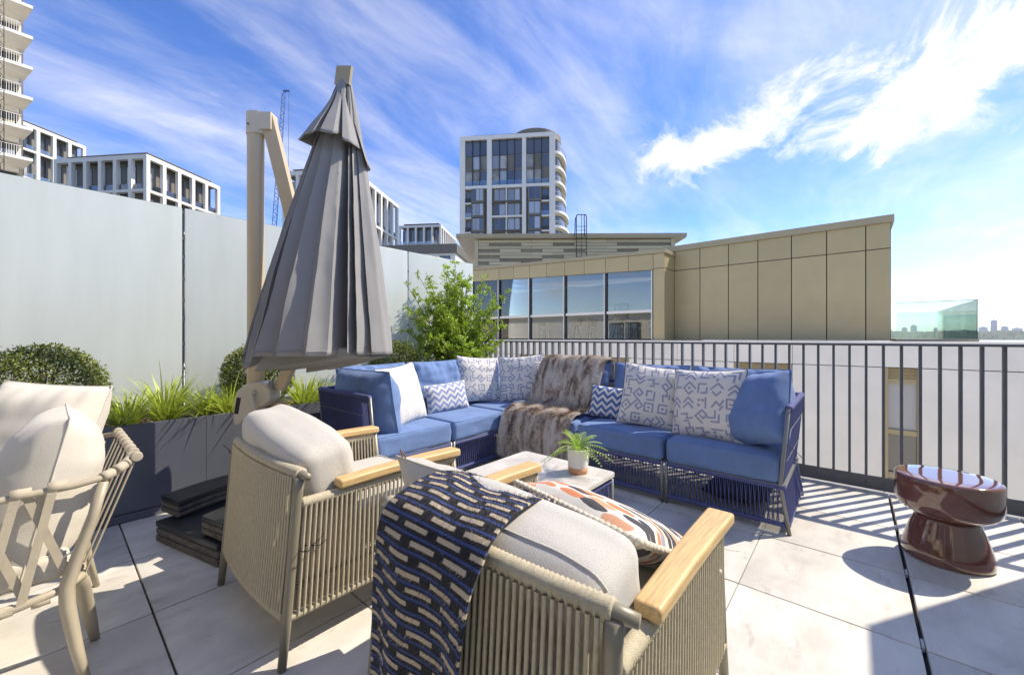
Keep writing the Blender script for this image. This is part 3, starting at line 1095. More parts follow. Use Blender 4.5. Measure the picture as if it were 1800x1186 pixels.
# repeating storeys below
for fl_ in range(8):
    z1 = zm - .66 - fl_ * st
    z0 = z1 - st
    for bi, (a, b_) in enumerate(bays):
        if bi == 1:
            MB().box((a * S + .005, .05, z0), (b_ * S - .005, .9, z0 + (.42 if fl_ % 2 else .12))).build('beam', m_frame if fl_ % 2 else m_taupe, e)
            for (u0, u1) in ((60, 81), (84, 107)):
                w = MB().box((u0 * S, .5, z0 + .43), (u1 * S, .6, z1 - .02)).build('window', m_taupe, e)
                for (c0, c1) in ((.08, .42), (.50, .95)) if u0 < 70 else ((.05, .52), (.6, .92)):
                    MB().box(((u0 + (u1 - u0) * c0) * S, .485, z0 + .6), ((u0 + (u1 - u0) * c1) * S, .499, z1 - .25)).build('pane', random.choice((m_pane, m_panel_l, m_panel_l)), w)
            MB().box((81.5 * S, .1, z0 + .43), (83.5 * S, .9, z1 - .01)).build('column', m_frame, e)
        else:
            u0, u1 = (21, 44) if bi == 0 else (120, 143)
            w = MB().box((u0 * S, -.1, z0 + .1), (u1 * S, .9, z1 - .02)).build('window', m_taupe, e)
            n = 3 if bi == 0 else 2
            for c in range(n):
                MB().box(((u0 + 2 + (u1 - u0 - 4) * c / n) * S + .06, -.115, z0 + .62), ((u0 + 2 + (u1 - u0 - 4) * (c + 1) / n) * S - .06, -.101, z1 - .15)).build('pane', random.choice((m_panel_l, m_panel_l, m_pane)), w)
            v0, v1 = (9.7, 20.5) if bi == 0 else (143.5, 156.8)
            MB().box((v0 * S, .05, z0 - .1), (v1 * S, .9, z0 + .22)).build('balcony_floor', m_frame, e)
            MB().box((v0 * S, .12, z0 + .23), (v1 * S, .16, z0 + 1.2)).build('balustrade', m_clear if fl_ % 2 else m_darkm, e)
            MB().box((v0 * S + .2, .84, z0 + .3), (v1 * S - .2, .895, z1 - .5)).build('pane', m_pane, e)
# rounded balconies
nb = 13
for k in range(nb):
    z0 = zt - 1.2 - (k + 1) * st + .3
    rx = 2.6 if k < 4 else 3.0 + .05 * min(k, 6)

    def half(rx_, ry_, n=22):
        return [(TW + .001 + rx_ * math.cos(R(-90 + 180 * q / n)), 9.0 + ry_ * math.sin(R(-90 + 180 * q / n))) for q in range(n + 1)]
    MB().prism(half(rx, 8.4), z0 - .28, z0 + .28).build('rounded_balcony', m_frame, e, sharp=40)
    MB().prism(half(rx - .9, 7.4), z0 + .281, z0 + st - .281).build('curved_window', m_pane, e, sharp=40)
    MB().prism(half(rx - .35, 7.9), z0 - .7, z0 - .281).build('soffit', m_yellow, e, sharp=40)
    bb = MB()
    hb = half(rx - .06, 8.3)
    bb.tube([(x, y, z0 + 1.2) for x, y in hb], .035, 5)
    for x, y in hb[::1]:
        bb.tube([(x, y, z0 + .28), (x, y, z0 + 1.2)], .02, 4)
    bb.build('balcony_rail', m_frame if k > 1 else m_darkm, e)

# ------------------------------------------------------------------ balcony tower at the left edge
e = empty('balcony_tower', 'pale residential tower with stacked balconies at the left edge', 'building', (-1.0, 63.9, GROUND))
z_tip = zof(70, 40.8) - GROUND
PT = 3.13
MB().box((-18, 3.8, 0), (-1.0, 14, z_tip + 12)).build('wall', m_taupe, e)
for k in range(-3, 6):
    z0 = z_tip - k * PT
    b = MB().prism([(0, 0), (-.76, 3.79), (-17, 3.79), (-17, 0)], z0, z0 + .32)
    b.f = [f[::-1] for f in b.f]
    b.build('balcony_floor', m_white, e)
    rb = MB()
    rb.bar((-16.9, .35, z0 + 1.45), (-.75, .35, z0 + 1.45), .06, .05)
    rb.bar((-.75, .35, z0 + 1.45), (-1.2, 3.6, z0 + 1.45), .06, .05)
    x = -.75
    while x > -9:
        rb.bar((x, .35, z0 + .32), (x, .35, z0 + 1.45), .035, .035)
        x -= .16
    for q in range(14):
        f_ = q / 13
        rb.bar((-.75 - .45 * f_, .35 + 3.25 * f_, z0 + .32), (-.75 - .45 * f_, .35 + 3.25 * f_, z0 + 1.45), .035, .035)
    rb.build('balcony_rail', m_white, e)
    for q in range(4):
        w = MB().box((-2.9 - q * 2.6, 3.72, z0 + .34), (-1.2 - q * 2.6, 3.799, z0 + 2.55)).build('window', m_darkm, e)
        MB().box((-2.8 - q * 2.6, 3.70, z0 + .44), (-1.3 - q * 2.6, 3.719, z0 + 1.8)).build('pane', m_yellow if (k + q) % 3 == 0 else m_panel_l, w)
    MB().box((-2.2, 3.2, z0 - .5), (-1.02, 3.795, z0 - .001)).build('soffit_beam', m_white, e)
# builders' hoist mast against that tower
p = at(2, 38)
e = empty('hoist_mast', 'thin dark lattice hoist mast at the left picture edge', 'mast', (p.x, p.y, GROUND))
for sx in (-1, 1):
    for sy in (-1, 1):
        MB().tube([(sx * .17, sy * .17, 0), (sx * .17, sy * .17, 66)], .025, 5).build('chord', m_darkm, e)
b = MB()
for k in range(100):
    z = 12 + k * .5
    q = 1 if k % 2 else -1
    b.tube([(-.17 * q, -.17, z), (.17 * q, -.17, z + .5)], .016, 4)
    b.tube([(.17, -.17 * q, z), (.17, .17 * q, z + .5)], .016, 4)
b.build('lattice', m_darkm, e, kind='stuff')

# ------------------------------------------------------------------ crane
p0, p1 = at(484, 120), at(501, 122)
e = empty('tower_crane', 'slender blue lattice crane jib rising beside the parasol mast', 'crane', (p0.x, p0.y, GROUND))
top = Vector((p1.x - p0.x, p1.y - p0.y, zof(160, 122) - GROUND))
base = Vector((0, 0, zof(400, 120) - GROUND))
ax = (top - base).normalized()
sx_ = ax.cross(Vector((0, 0, 1)))
sx_ = Vector((math.sin(VA), -math.cos(VA), 0))
sy_ = ax.cross(sx_).normalized()
n = 34
wd = .62
for (i, j) in ((-1, -1), (1, -1), (0, 1)):
    MB().tube([base + sx_ * wd * i + sy_ * wd * j, base.lerp(top, .96) + sx_ * wd * i * .8 + sy_ * wd * j * .8, top], .1, 5).build('chord', m_crane, e)
b = MB()
for k in range(n):
    a, c = base.lerp(top, .97 * k / n), base.lerp(top, .97 * (k + 1) / n)
    q = 1 if k % 2 else -1
    b.tube([a + sx_ * wd * q - sy_ * wd, c - sx_ * wd * q - sy_ * wd], .06, 4)
    b.tube([a + sx_ * wd - sy_ * wd, c + sy_ * wd], .05, 4)
    b.tube([a + sy_ * wd, c - sx_ * wd - sy_ * wd], .05, 4)
b.build('lattice', m_crane, e, kind='stuff')
MB().box((-1.0, -1.0, 0), (1.0, 1.0, base.z - .2)).build('mast', m_crane, e)
MB().tube([top + sx_ * 1.2, top + sx_ * 1.0 - Vector((0, 0, 30))], .05, 4).build('cable', m_darkm, e)
MB().bar(top - sx_ * .5, top + sx_ * 1.4, .4, .4).build('jib_head', m_crane, e)

# ------------------------------------------------------------------ furniture materials
m_taurope = mat('taupe_rope', (.50, .44, .31), .85, bump=.6, bscale=420, var=.12, vscale=60)
m_tauframe = mat('taupe_frame', (.25, .225, .165), .42, .15, var=.05)
m_navyrope = mat('navy_rope', (.08, .095, .235), .85, bump=.5, bscale=420, var=.15, vscale=60)
m_greyframe = mat('grey_frame', (.24, .24, .235), .38, .3)
m_teak = mat('pale_teak', (.62, .42, .19), .45, var=.24, vscale=14, stretch=(.6, 12, 12), bump=.06, bscale=60)
m_blue = mat('blue_canvas', (.135, .22, .415), .88, var=.11, vscale=7, bump=.25, bscale=700, sheen=.15, spec=.25)
m_linen = mat('cream_linen', (.66, .615, .52), .9, var=.05, vscale=4, bump=.35, bscale=500, sheen=.2, spec=.2)
m_tweed = mat('oatmeal_tweed', (.50, .475, .43), .95, col2=(.62, .60, .55), vscale=260, bump=.5, bscale=480, sheen=.3, spec=.15)
m_cream = mat('cream_weave', (.54, .51, .45), .9, var=.10, vscale=160, bump=.35, bscale=480, sheen=.25, spec=.2)
m_stone = mat('stone_top', (.46, .43, .39), .45, col2=(.66, .63, .58), vscale=7, bump=.1, bscale=120)
m_strap = mat('beige_strap', (.44, .385, .285), .7, var=.07, vscale=30, bump=.25, bscale=300)
m_beigef = mat('beige_frame', (.42, .365, .265), .42, var=.04)
m_canvas_g = mat('grey_parasol_cloth', (.31, .304, .295), .8, var=.05, vscale=3, bump=.25, bscale=600, sheen=.1, spec=.25, transl=.12)
m_mast = mat('beige_mast', (.60, .475, .30), .36, .1, var=.03)
m_housing = mat('beige_plastic', (.62, .55, .41), .45)
m_rubber = mat('black_weight', (.022, .023, .026), .38, var=.4, vscale=14, bump=.15, bscale=120)
m_rubber_e = mat('weathered_weight_edge', (.12, .105, .09), .8, var=.35, vscale=25, bump=.4)
m_tan = mat('tan_leather', (.30, .18, .12), .6)
m_dkpipe = mat('dark_piping', (.05, .055, .10), .8)
m_whpipe = mat('cream_piping', (.60, .57, .50), .9)
m_tie = mat('black_tie', (.015, .015, .018), .5)


def brown_glaze():
    k = MM('brown_glaze', rough=.08, sheen=0)
    k.p.inputs['Specular IOR Level'].default_value = .8
    k.p.inputs['Coat Weight'].default_value = 1.0
    k.p.inputs['Coat Roughness'].default_value = .03
    o = k.obj()
    a = k.noise(o, 5, 4)
    c = k.ramp(a, [(.3, (.12, .042, .024)), (.7, (.22, .082, .045))])
    k.bump(k.noise(o, 9, 1), .05, .01)
    return k.out(c)


def chevron(name, dark):
    k = MM(name)
    o = k.obj()
    sp = k.n('ShaderNodeSeparateXYZ')
    k.L.new(o, sp.inputs[0])
    x, y = sp.outputs[0], sp.outputs[1]
    zig = k.math('PINGPONG', k.math('ADD', x, 1.0), .042)
    f = k.math('FRACT', k.math('MULTIPLY', k.math('ADD', k.math('ADD', y, zig), 2.0), 1 / .058))
    m = k.math('GREATER_THAN', k.math('ADD', f, k.math('MULTIPLY', k.math('SUBTRACT', k.noise(o, 300, 2), .5), .12)), .48)
    k.bump(k.noise(o, 450), .4)
    return k.out(k.mix(m, (.70, .68, .62), dark))


def throw_print():
    k = MM('wool_throw', rough=.95, sheen=.15)
    uv, u, v = k.uv()
    nz = k.math('MULTIPLY', k.math('SUBTRACT', k.noise(uv, 420, 3), .5), .14)
    U = k.math('ADD', k.math('MULTIPLY', u, 1 / .031), 100.0)
    row = k.math('FLOOR', U)
    fu = k.math('ADD', k.math('FRACT', U), nz)
    V = k.math('ADD', k.math('MULTIPLY', v, 1 / .112), k.math('MULTIPLY', row, .37))
    fv = k.math('ADD', k.math('FRACT', k.math('ADD', V, 50.0)), k.math('MULTIPLY', nz, .3))
    dash = k.math('MULTIPLY', k.math('GREATER_THAN', fv, .05), k.math('LESS_THAN', fv, .74))
    band = k.math('MULTIPLY', k.math('GREATER_THAN', fu, .38), k.math('LESS_THAN', fu, .72))
    blue = k.math('LESS_THAN', fu, .17)
    sp = k.noise(uv, 900, 2)
    blk = k.ramp(sp, [(.45, (.012, .012, .016)), (.72, (.075, .072, .075))])
    bl = k.ramp(sp, [(.38, (.03, .055, .20)), (.66, (.08, .14, .42))])
    cr = k.ramp(sp, [(.35, (.58, .47, .33)), (.7, (.74, .64, .49))])
    c = k.mix(blue, blk, bl)
    c = k.mix(k.math('MULTIPLY', dash, band), c, cr)
    k.bump(k.noise(uv, 520, 4), .9, .004)
    return k.out(c)


def fur_mat():
    k = MM('fur', rough=.75, sheen=.4)
    o = k.obj()
    mp = k.n('ShaderNodeMapping')
    mp.inputs['Scale'].default_value = (1, 2.2, .7)
    k.L.new(o, mp.inputs[0])
    a = k.noise(mp.outputs[0], 6.5, 4, .6)
    d = k.noise(o, 38, 4, .7)
    f = k.math('ADD', k.math('MULTIPLY', a, .72), k.math('MULTIPLY', d, .34))
    c = k.ramp(f, [(.36, (.06, .05, .045)), (.43, (.24, .19, .155)), (.49, (.48, .37, .29)), (.55, (.70, .62, .54)), (.66, (.80, .77, .72))])
    return k.out(c)


def leafstripe():
    k = MM('leaf_stripe_print')
    o = k.obj()
    mp = k.n('ShaderNodeMapping')
    mp.inputs['Scale'].default_value = (8, 36, 1)
    mp.inputs['Rotation'].default_value = (0, 0, R(12))
    k.L.new(o, mp.inputs[0])
    sepz = k.n('ShaderNodeSeparateXYZ')
    k.L.new(mp.outputs[0], sepz.inputs[0])
    cb = k.n('ShaderNodeCombineXYZ')
    k.L.new(sepz.outputs[0], cb.inputs[0])
    k.L.new(sepz.outputs[1], cb.inputs[1])
    vo = k.n('ShaderNodeTexVoronoi', feature='F1', voronoi_dimensions='2D')
    vo.inputs['Scale'].default_value = 1.0
    vo.inputs['Randomness'].default_value = .55
    k.L.new(cb.outputs[0], vo.inputs['Vector'])
    sc = k.n('ShaderNodeSeparateColor')
    k.L.new(vo.outputs['Color'], sc.inputs[0])
    col = k.ramp(sc.outputs[0], [(0, (.62, .21, .09)), (.30, (.055, .055, .065)), (.55, (.66, .34, .20)), (.72, (.30, .32, .42)), (.86, (.06, .06, .07))], True)
    edge = k.math('GREATER_THAN', vo.outputs['Distance'], .43)
    k.bump(k.noise(o, 420), .4)
    return k.out(k.mix(edge, col, (.70, .66, .58)))


def mudcloth_mat(name, ink):
    k = MM(name)
    a = k.n('ShaderNodeAttribute', attribute_name='print')
    o = k.obj()
    n_ = k.noise(o, 200, 3)
    base = k.ramp(n_, [(.3, (.66, .635, .575)), (.7, (.745, .725, .67))])
    k.bump(k.noise(o, 480), .4)
    return k.out(k.mix(a.outputs['Fac'], base, ink))


m_glaze = brown_glaze()
m_chev_l = chevron('chevron_pale_blue', (.26, .31, .50))
m_chev_d = chevron('chevron_blue', (.085, .15, .36))
m_throw = throw_print()
m_fur = fur_mat()
m_leafp = leafstripe()
m_mudA = mudcloth_mat('mudcloth_print', (.30, .31, .42))
m_mudB = mudcloth_mat('mudcloth_print_faint', (.60, .59, .60))


# ------------------------------------------------------------------ cushions
def glyph_field(seed, n=140):
    rnd = random.Random(seed)
    ys_, xs_ = np.meshgrid(np.linspace(-1, 1, n + 1), np.linspace(-1, 1, n + 1))
    ink = np.zeros_like(xs_)

    def seg(a, b_, w):
        ax_, ay = a
        bx, by = b_
        dx, dy = bx - ax_, by - ay
        L2 = dx * dx + dy * dy + 1e-9
        t = np.clip(((xs_ - ax_) * dx + (ys_ - ay) * dy) / L2, 0, 1)
        d = np.hypot(xs_ - ax_ - t * dx, ys_ - ay - t * dy)
        np.maximum(ink, np.clip((w - d) / .012 + .5, 0, 1), out=ink)

    def dot(c, r_):
        d = np.hypot(xs_ - c[0], ys_ - c[1])
        np.maximum(ink, np.clip((r_ - d) / .012 + .5, 0, 1), out=ink)
    G = 5
    for i in range(G):
        for j in range(G):
            cx = -1 + (i + .5) * 2 / G + rnd.uniform(-.03, .03)
            cy = -1 + (j + .5) * 2 / G + rnd.uniform(-.03, .03)
            a = rnd.choice((0, 45, 90, 135, 180, 225, 270, 315))
            ca, sa = math.cos(R(a)), math.sin(R(a))
            s = .155

            def P(x, y):
                return (cx + s * (x * ca - y * sa), cy + s * (x * sa + y * ca))
            w = .026
            g = rnd.choice(('chev', 'chev', 'sq', 'zig', 'dots', 'key', 'y', 'l'))
            pl = []
            if g == 'chev':
                for o in (-.5, .45):
                    pl.append([(-.9, -.55 + o), (0, .35 + o), (.9, -.55 + o)])
            elif g == 'sq':
                pl.append([(-.8, -.8), (.8, -.8), (.8, .8), (-.8, .8), (-.8, -.1)])
                dot(P(0, 0), .042)
            elif g == 'zig':
                pl.append([(-1, -.6), (-.4, .3), (.2, -.4), (.9, .6)])
                pl.append([(-.9, .4), (-.4, 1)])
            elif g == 'dots':
                for q in ((-.6, .5), (.1, .5), (-.6, -.4)):
                    dot(P(*q), .040)
                pl.append([(.6, -.8), (.6, .9)])
            elif g == 'key':
                pl.append([(-.9, .8), (.8, .8), (.8, -.8), (-.4, -.8), (-.4, .1), (.3, .1)])
            elif g == 'y':
                pl.append([(0, -1), (0, 0), (-.8, .8)])
                pl.append([(0, 0), (.8, .8)])
            else:
                pl.append([(-.9, .6), (-.9, -.7), (.7, -.7)])
                pl.append([(-.2, .8), (.8, .8), (.8, -.1)])
            for q in pl:
                for k in range(len(q) - 1):
                    seg(P(*q[k]), P(*q[k + 1]), w)
    return ink


def pillow_mesh(name, w, h, t, m, n=26, seed=0, pinch=.07, wr=.006, sag=0.0, printf=None, bottom=0.0):
    b = MB()
    if printf is not None:
        n = printf.shape[0] - 1

    def side(s, nn):
        def f(u, v):
            a, c = 2 * u - 1, 2 * v - 1
            x = w / 2 * a * (1 - pinch * (1 - c * c) * abs(a) ** 1.5)
            y = h / 2 * c * (1 - pinch * (1 - a * a) * abs(c) ** 1.5)
            th = t / 2 * (max(0, (1 - abs(a) ** 3.2)) * max(0, (1 - abs(c) ** 3.2))) ** .54
            th *= 1 + bottom * (-c)
            e = 1 - (1 - abs(a) ** 4) * (1 - abs(c) ** 4)
            nz = noise.noise(Vector((x * 16 + seed * 3.1, y * 5 + seed, s * 2))) * wr * (.35 + 1.5 * e) + noise.noise(Vector((x * 5 + seed, y * 14, s * 4 + 3))) * wr * .8
            th2 = max(0, th + nz * min(1, th / (.12 * t) if t > 0 else 0))
            y += sag * (-(1 - a * a)) * (.5 + .5 * c)
            return (x, y, s * th2)
        return f
    b.grid(side(1, n), n, n)
    k = len(b.f)
    b.f = [q[::-1] for q in b.f]
    nb_ = 26
    b.grid(side(-1, nb_), nb_, nb_)
    me = b.mesh(name, m, True)
    if printf is not None:
        at_ = me.attributes.new('print', 'FLOAT', 'POINT')
        arr = np.zeros(len(me.vertices), dtype=np.float32)
        arr[:printf.size] = printf.ravel()
        at_.data.foreach_set('value', arr)
    # outline for piping
    out = []
    f = side(1, n)
    for k in range(24):
        out.append(f(k / 24, 0))
    for k in range(24):
        out.append(f(1, k / 24))
    for k in range(24):
        out.append(f(1 - k / 24, 1))
    for k in range(25):
        out.append(f(0, 1 - k / 24))
    return me, out


def orient(o, c, az, tilt=0.0, roll=0.0):
    """stand a flat cushion up: its face looks to azimuth az, tilted back by tilt"""
    az, tilt, roll = R(az), R(tilt), R(roll)
    nrm = Vector((math.cos(az) * math.cos(tilt), math.sin(az) * math.cos(tilt), math.sin(tilt)))
    right = Vector((-math.sin(az), math.cos(az), 0))
    up = nrm.cross(right).normalized()
    M = Matrix((right, up, nrm)).transposed().to_4x4()
    o.matrix_basis = Matrix.Translation(Vector(c)) @ M @ Matrix.Rotation(roll, 4, 'Z')
    return o


def pillow(name, label, c, az, tilt, w, h, t, m, roll=0, seed=1, pipe=None, pr=.004, group=None, printf=None, **k):
    me, out = pillow_mesh(name, w, h, t, m, seed=seed, printf=printf, **k)
    o = link(name, me)
    orient(o, c, az, tilt, roll)
    tagp(o, label, 'cushion', group)
    if pipe:
        MB().tube(out, pr, 6, cap=False).build('piping', pipe, o, smooth=True)
    return o, out


def part_pillow(name, parent, c, az, tilt, w, h, t, m, roll=0, seed=1, label=None, **k):
    me, out = pillow_mesh(name, w, h, t, m, seed=seed, **k)
    o = link(name, me, parent)
    orient(o, c, az, tilt, roll)
    MB().tube(out, .0028, 5, cap=False).build('seam', m, o, smooth=True)
    if label:
        o['label'] = label
    return o


def seat_block(name, parent, half, c, m, crown=.014, r=.032, seed=0, seam=True):
    hx, hy, hz = half

    def f(x, y, z):
        q = max(0, 1 - (x / hx) ** 4) * max(0, 1 - (y / hy) ** 4)
        z2 = z + (crown * q if z > 0 else 0) + .006 * noise.noise(Vector((x * 5 + seed, y * 5, z * 3))) + .003 * noise.noise(Vector((x * 14 + seed, y * 14, z * 6)))
        s = .006 * noise.noise(Vector((x * 7, y * 7 + seed, z * 20))) + .003 * noise.noise(Vector((x * 18, y * 18 + seed, z * 9)))
        return (x + s, y + s, z2)
    o = MB().rbox(half, r, fn=f, mid=12).build(name, m, parent, smooth=True, loc=c)
    if seam:
        for zs in (hz - .006, -hz + .006):
            e_ = .0015
            pts = [(hx - .012, -hy + .012), (hx - .012, hy - .012), (-hx + .012, hy - .012), (-hx + .012, -hy + .012), (hx - .012, -hy + .012)]
            MB().tube([(x * 1.0, y * 1.0, zs + (.001 if zs > 0 else -.001)) for x, y in pts], .003, 5, cap=False).build('seam', m, o, smooth=True)
    return o


def coil(b, pts, r, n=9, step=.008, ripple=.10):
    pts = [Vector(p) for p in pts]
    L_ = sum((pts[i + 1] - pts[i]).length for i in range(len(pts) - 1))
    m = max(4, int(L_ / step * 2))
    out, rr = [], []
    acc, i = 0.0, 0
    segs = [(pts[k + 1] - pts[k]).length for k in range(len(pts) - 1)]
    for k in range(m + 1):
        d = L_ * k / m
        j, a = 0, 0.0
        while j < len(segs) - 1 and a + segs[j] < d:
            a += segs[j]
            j += 1
        out.append(pts[j].lerp(pts[j + 1], min(1, (d - a) / max(segs[j], 1e-9))))
        rr.append(r * (1 + (ripple if k % 2 else -ripple * .3)))
    return b.tube(out, rr, n)


# ------------------------------------------------------------------ modular sofa
def sofa_module(label, loc, rz, w, arm=0, back=True, seed=0, corner=False, back_c=True):
    t = empty('sofa_section', label, 'sofa', loc, rz, 'sections of the blue corner sofa')
    hx, hy = .395, w / 2

    def fr(y, s):             # hourglass corner post, leaning in at seat height where there is an arm
        if arm == s:
            return [(y, .0), (y - s * .045, .28), (y - s * .004, .735)]
        return [(y - s * .012, 0), (y - s * .012, .285)]
    for s in (-1, 1):
        q = fr(s * hy, s)
        MB().tube([(hx - .012, a, z) for a, z in q], .0115, 10).build('leg', m_greyframe, t, smooth=True)
        q2 = q if arm == s else [(s * (hy - .012), 0), (s * (hy - .012), .735)]
        MB().tube([(-hx + .0, a, z) for a, z in q2], .0115, 10).build('leg', m_greyframe, t, smooth=True)
    # seat frame and front rope panel
    f = MB()
    f.bar((hx - .014, -hy + .03, .272), (hx - .014, hy - .03, .272), .022, .022)
    f.bar((-hx + .014, -hy + .03, .272), (-hx + .014, hy - .03, .272), .022, .022)
    for yy in (-hy + .03, hy - .03, 0):
        f.bar((-hx + .03, yy, .270), (hx - .03, yy, .270), .022, .02)
    f.build('seat_frame', m_greyframe, t)
    rp = MB()
    coil(rp, [(hx - .013, -hy + .02, .052), (hx - .013, hy - .02, .052)], .014, step=.010)
    coil(rp, [(hx - .013, -hy + .02, .268), (hx - .013, hy - .02, .268)], .015, step=.010)
    y = -hy + .032
    k = 0
    while y < hy - .04:
        sl_ = .012 if k % 2 else -.012
        x0 = hx - .006 if k % 2 else hx - .020
        rp.tube([(x0, y, .26), (x0, y + sl_, .06)], .0031, 5, cap=False)
        y += .0118
        k += 1
    rp.build('front_rope_panel', m_navyrope, t, smooth=True, kind='stuff')
    bp = MB()
    coil(bp, [(-hx, -hy + .02, .73), (-hx, hy - .02, .73)], .017, step=.010)
    coil(bp, [(-hx, -hy + .02, .052), (-hx, hy - .02, .052)], .014, step=.010)
    y = -hy + .03
    while y < hy - .03:
        bp.tube([(-hx - .006, y, .722), (-hx - .004, y + .004, .06)], .0045, 5, cap=False)
        y += .0155
    bp.build('back_rope_panel', m_navyrope, t, smooth=True, kind='stuff')
    for s in (-1, 1):
        full = (arm == s) or (corner and s == 1)
        ap = MB()
        q = fr(s * hy, s)
        if full:
            if arm != s:
                q = [(s * hy, 0), (s * (hy - .02), .28), (s * hy, .735)]
            coil(ap, [(-hx + .015, q[2][0], .733), (hx - .016, q[2][0], .733)], .019, step=.010)
            coil(ap, [(-hx + .015, q[0][0] - s * .008, .052), (hx - .016, q[0][0] - s * .008, .052)], .014, step=.010)
            x = -hx + .022
            while x < hx - .02:
                ap.tube([(x, q[2][0] + s * .012, .728), (x, q[1][0] + s * .008, .28), (x, q[0][0], .06)], .0043, 5, cap=False)
                x += .0185
            ap.build('arm_rope_panel', m_navyrope, t, smooth=True, kind='stuff')
            for z in (.20, .42, .60):
                yy = q[1][0] + s * .012 if z < .3 else q[1][0] + (q[2][0] - q[1][0]) * (z - .28) / .455 + s * .0155
                MB().tube([(-hx + .03, yy + s * .002, z), (hx - .03, yy + s * .002, z + .004)], .0016, 4).build('cord', m_greyframe, t)
    seat_block('seat_cushion', t, (.385, hy - .008 - (.02 if arm else 0), .082), (.012, -arm * .02, .366), m_blue, seed=seed)
    if back_c:
        part_pillow('back_cushion', t, (-.245, -arm * .04, .675), 0, 9, w - .03 - (.05 if arm else 0), .49, .20, m_blue, seed=seed + 3, pinch=.035, wr=.024, bottom=.2, n=40)
    return t


XS0 = 2.795 + .395
sofa_module('blue sofa end section with the right arm, nearest the brown stool', (XS0, .280 + .36, 0), R(180), .72, arm=1, seed=1)
sofa_module('blue armless sofa section between the fur throw and the right end', (XS0, 1.007 + .353, 0), R(180), .706, seed=2)
sofa_module('blue sofa section under the fur throw', (XS0, 1.72 + .39, 0), R(180), .775, seed=3)
sofa_module('blue corner sofa section where the two wings meet', (3.245, 2.51 + .395, 0), R(-90), .79, seed=4, corner=True)
sofa_module('blue armless sofa section between the corner and the left end', (2.185 + .33, 2.51 + .395, 0), R(-90), .655, seed=5)
sofa_module('blue sofa end section with the left arm, beside the planter', (1.435 + .372, 2.51 + .395, 0), R(-90), .742, arm=-1, seed=6)

# big loose blue cushions against both arms
me_, _ = None, None
o, _ = pillow('arm_cushion', 'large puffy blue cushion leaning on the left sofa arm', (1.615, 2.86, .655), 4, 10, .66, .50, .31, m_blue, seed=11, pipe=m_blue, pinch=.015, wr=.028, bottom=.1, n=40)
MB().tube(arc((.24, -.24, 0), (.26, -.33, .03), .01, 6, (1, 0, 0)), .002, 5).build('tie', m_tie, o)
o, _ = pillow('arm_cushion', 'large soft blue cushion slumped against the right sofa arm', (3.03, .49, .68), 148, 26, .46, .48, .26, m_blue, roll=17, seed=12, pipe=m_blue, pinch=.02, wr=.020)
MB().tube(arc((.22, -.26, 0), (.27, -.31, -.05), .01, 6, (1, 0, 0)), .002, 5).build('tie', m_tie, o)
# patterned scatter cushions
G1, G2, G3 = glyph_field(3), glyph_field(8), glyph_field(15)
pillow('scatter_cushion', 'bleached white patterned cushion leaning on the left arm cushion', (1.90, 2.82, .68), 288, 16, .48, .50, .17, m_mudB, seed=21, pipe=m_dkpipe, printf=G1, roll=4)
pillow('scatter_cushion', 'white cushion with grey glyph print standing left in the sofa corner', (3.02, 3.06, .70), 250, 15, .50, .50, .15, m_mudA, seed=22, pipe=m_dkpipe, printf=G2, roll=-4)
pillow('scatter_cushion', 'white cushion with grey glyph print standing beside the fur throw', (3.33, 2.72, .71), 205, 15, .50, .50, .15, m_mudA, seed=23, pipe=m_dkpipe, printf=G3, roll=6)
pillow('scatter_cushion', 'white glyph print cushion next to the blue chevron cushion', (3.10, 1.205, .685), 198, 16, .48, .50, .17, m_mudA, seed=24, pipe=m_dkpipe, printf=glyph_field(24), roll=-7)
pillow('scatter_cushion', 'white glyph print cushion beside the slumped blue cushion', (3.03, .78, .68), 172, 14, .50, .50, .19, m_mudA, seed=25, pipe=m_dkpipe, printf=glyph_field(31), roll=3)
pillow('lumbar_cushion', 'small pale blue and white chevron cushion on the left sofa wing', (2.47, 2.93, .585), 262, 14, .46, .27, .11, m_chev_l, seed=26, pipe=m_whpipe, roll=3)
pillow('lumbar_cushion', 'small blue and white chevron cushion beside the fur throw', (3.15, 1.56, .59), 188, 16, .42, .28, .12, m_chev_d, seed=27, pipe=m_dkpipe, roll=-3)
pillow('scatter_cushion', 'plain dark blue cushion lying under the right sofa end', (3.25, .62, .075), 90, 86, .42, .42, .13, m_dkpipe, seed=28)

# ------------------------------------------------------------------ fur throw over the sofa
KP = [(3.60, .55), (3.585, .75), (3.55, .885), (3.47, .935), (3.36, .915), (3.285, .80), (3.235, .64), (3.19, .53), (3.10, .492), (2.96, .490), (2.84, .485), (2.765, .45), (2.742, .34), (2.73, .22), (2.72, .07)]


def catmull(K, s):
    n = len(K) - 1
    x = max(0, min(n - 1e-6, s * n))
    i = int(x)
    f = x - i
    p = [Vector((*K[max(0, min(n, i + d))], 0)) for d in (-1, 0, 1, 2)]
    return (.5 * ((2 * p[1]) + (-p[0] + p[2]) * f + (2 * p[0] - 5 * p[1] + 4 * p[2] - p[3]) * f * f + (-p[0] + 3 * p[1] - 3 * p[2] + p[3]) * f ** 3)).xy


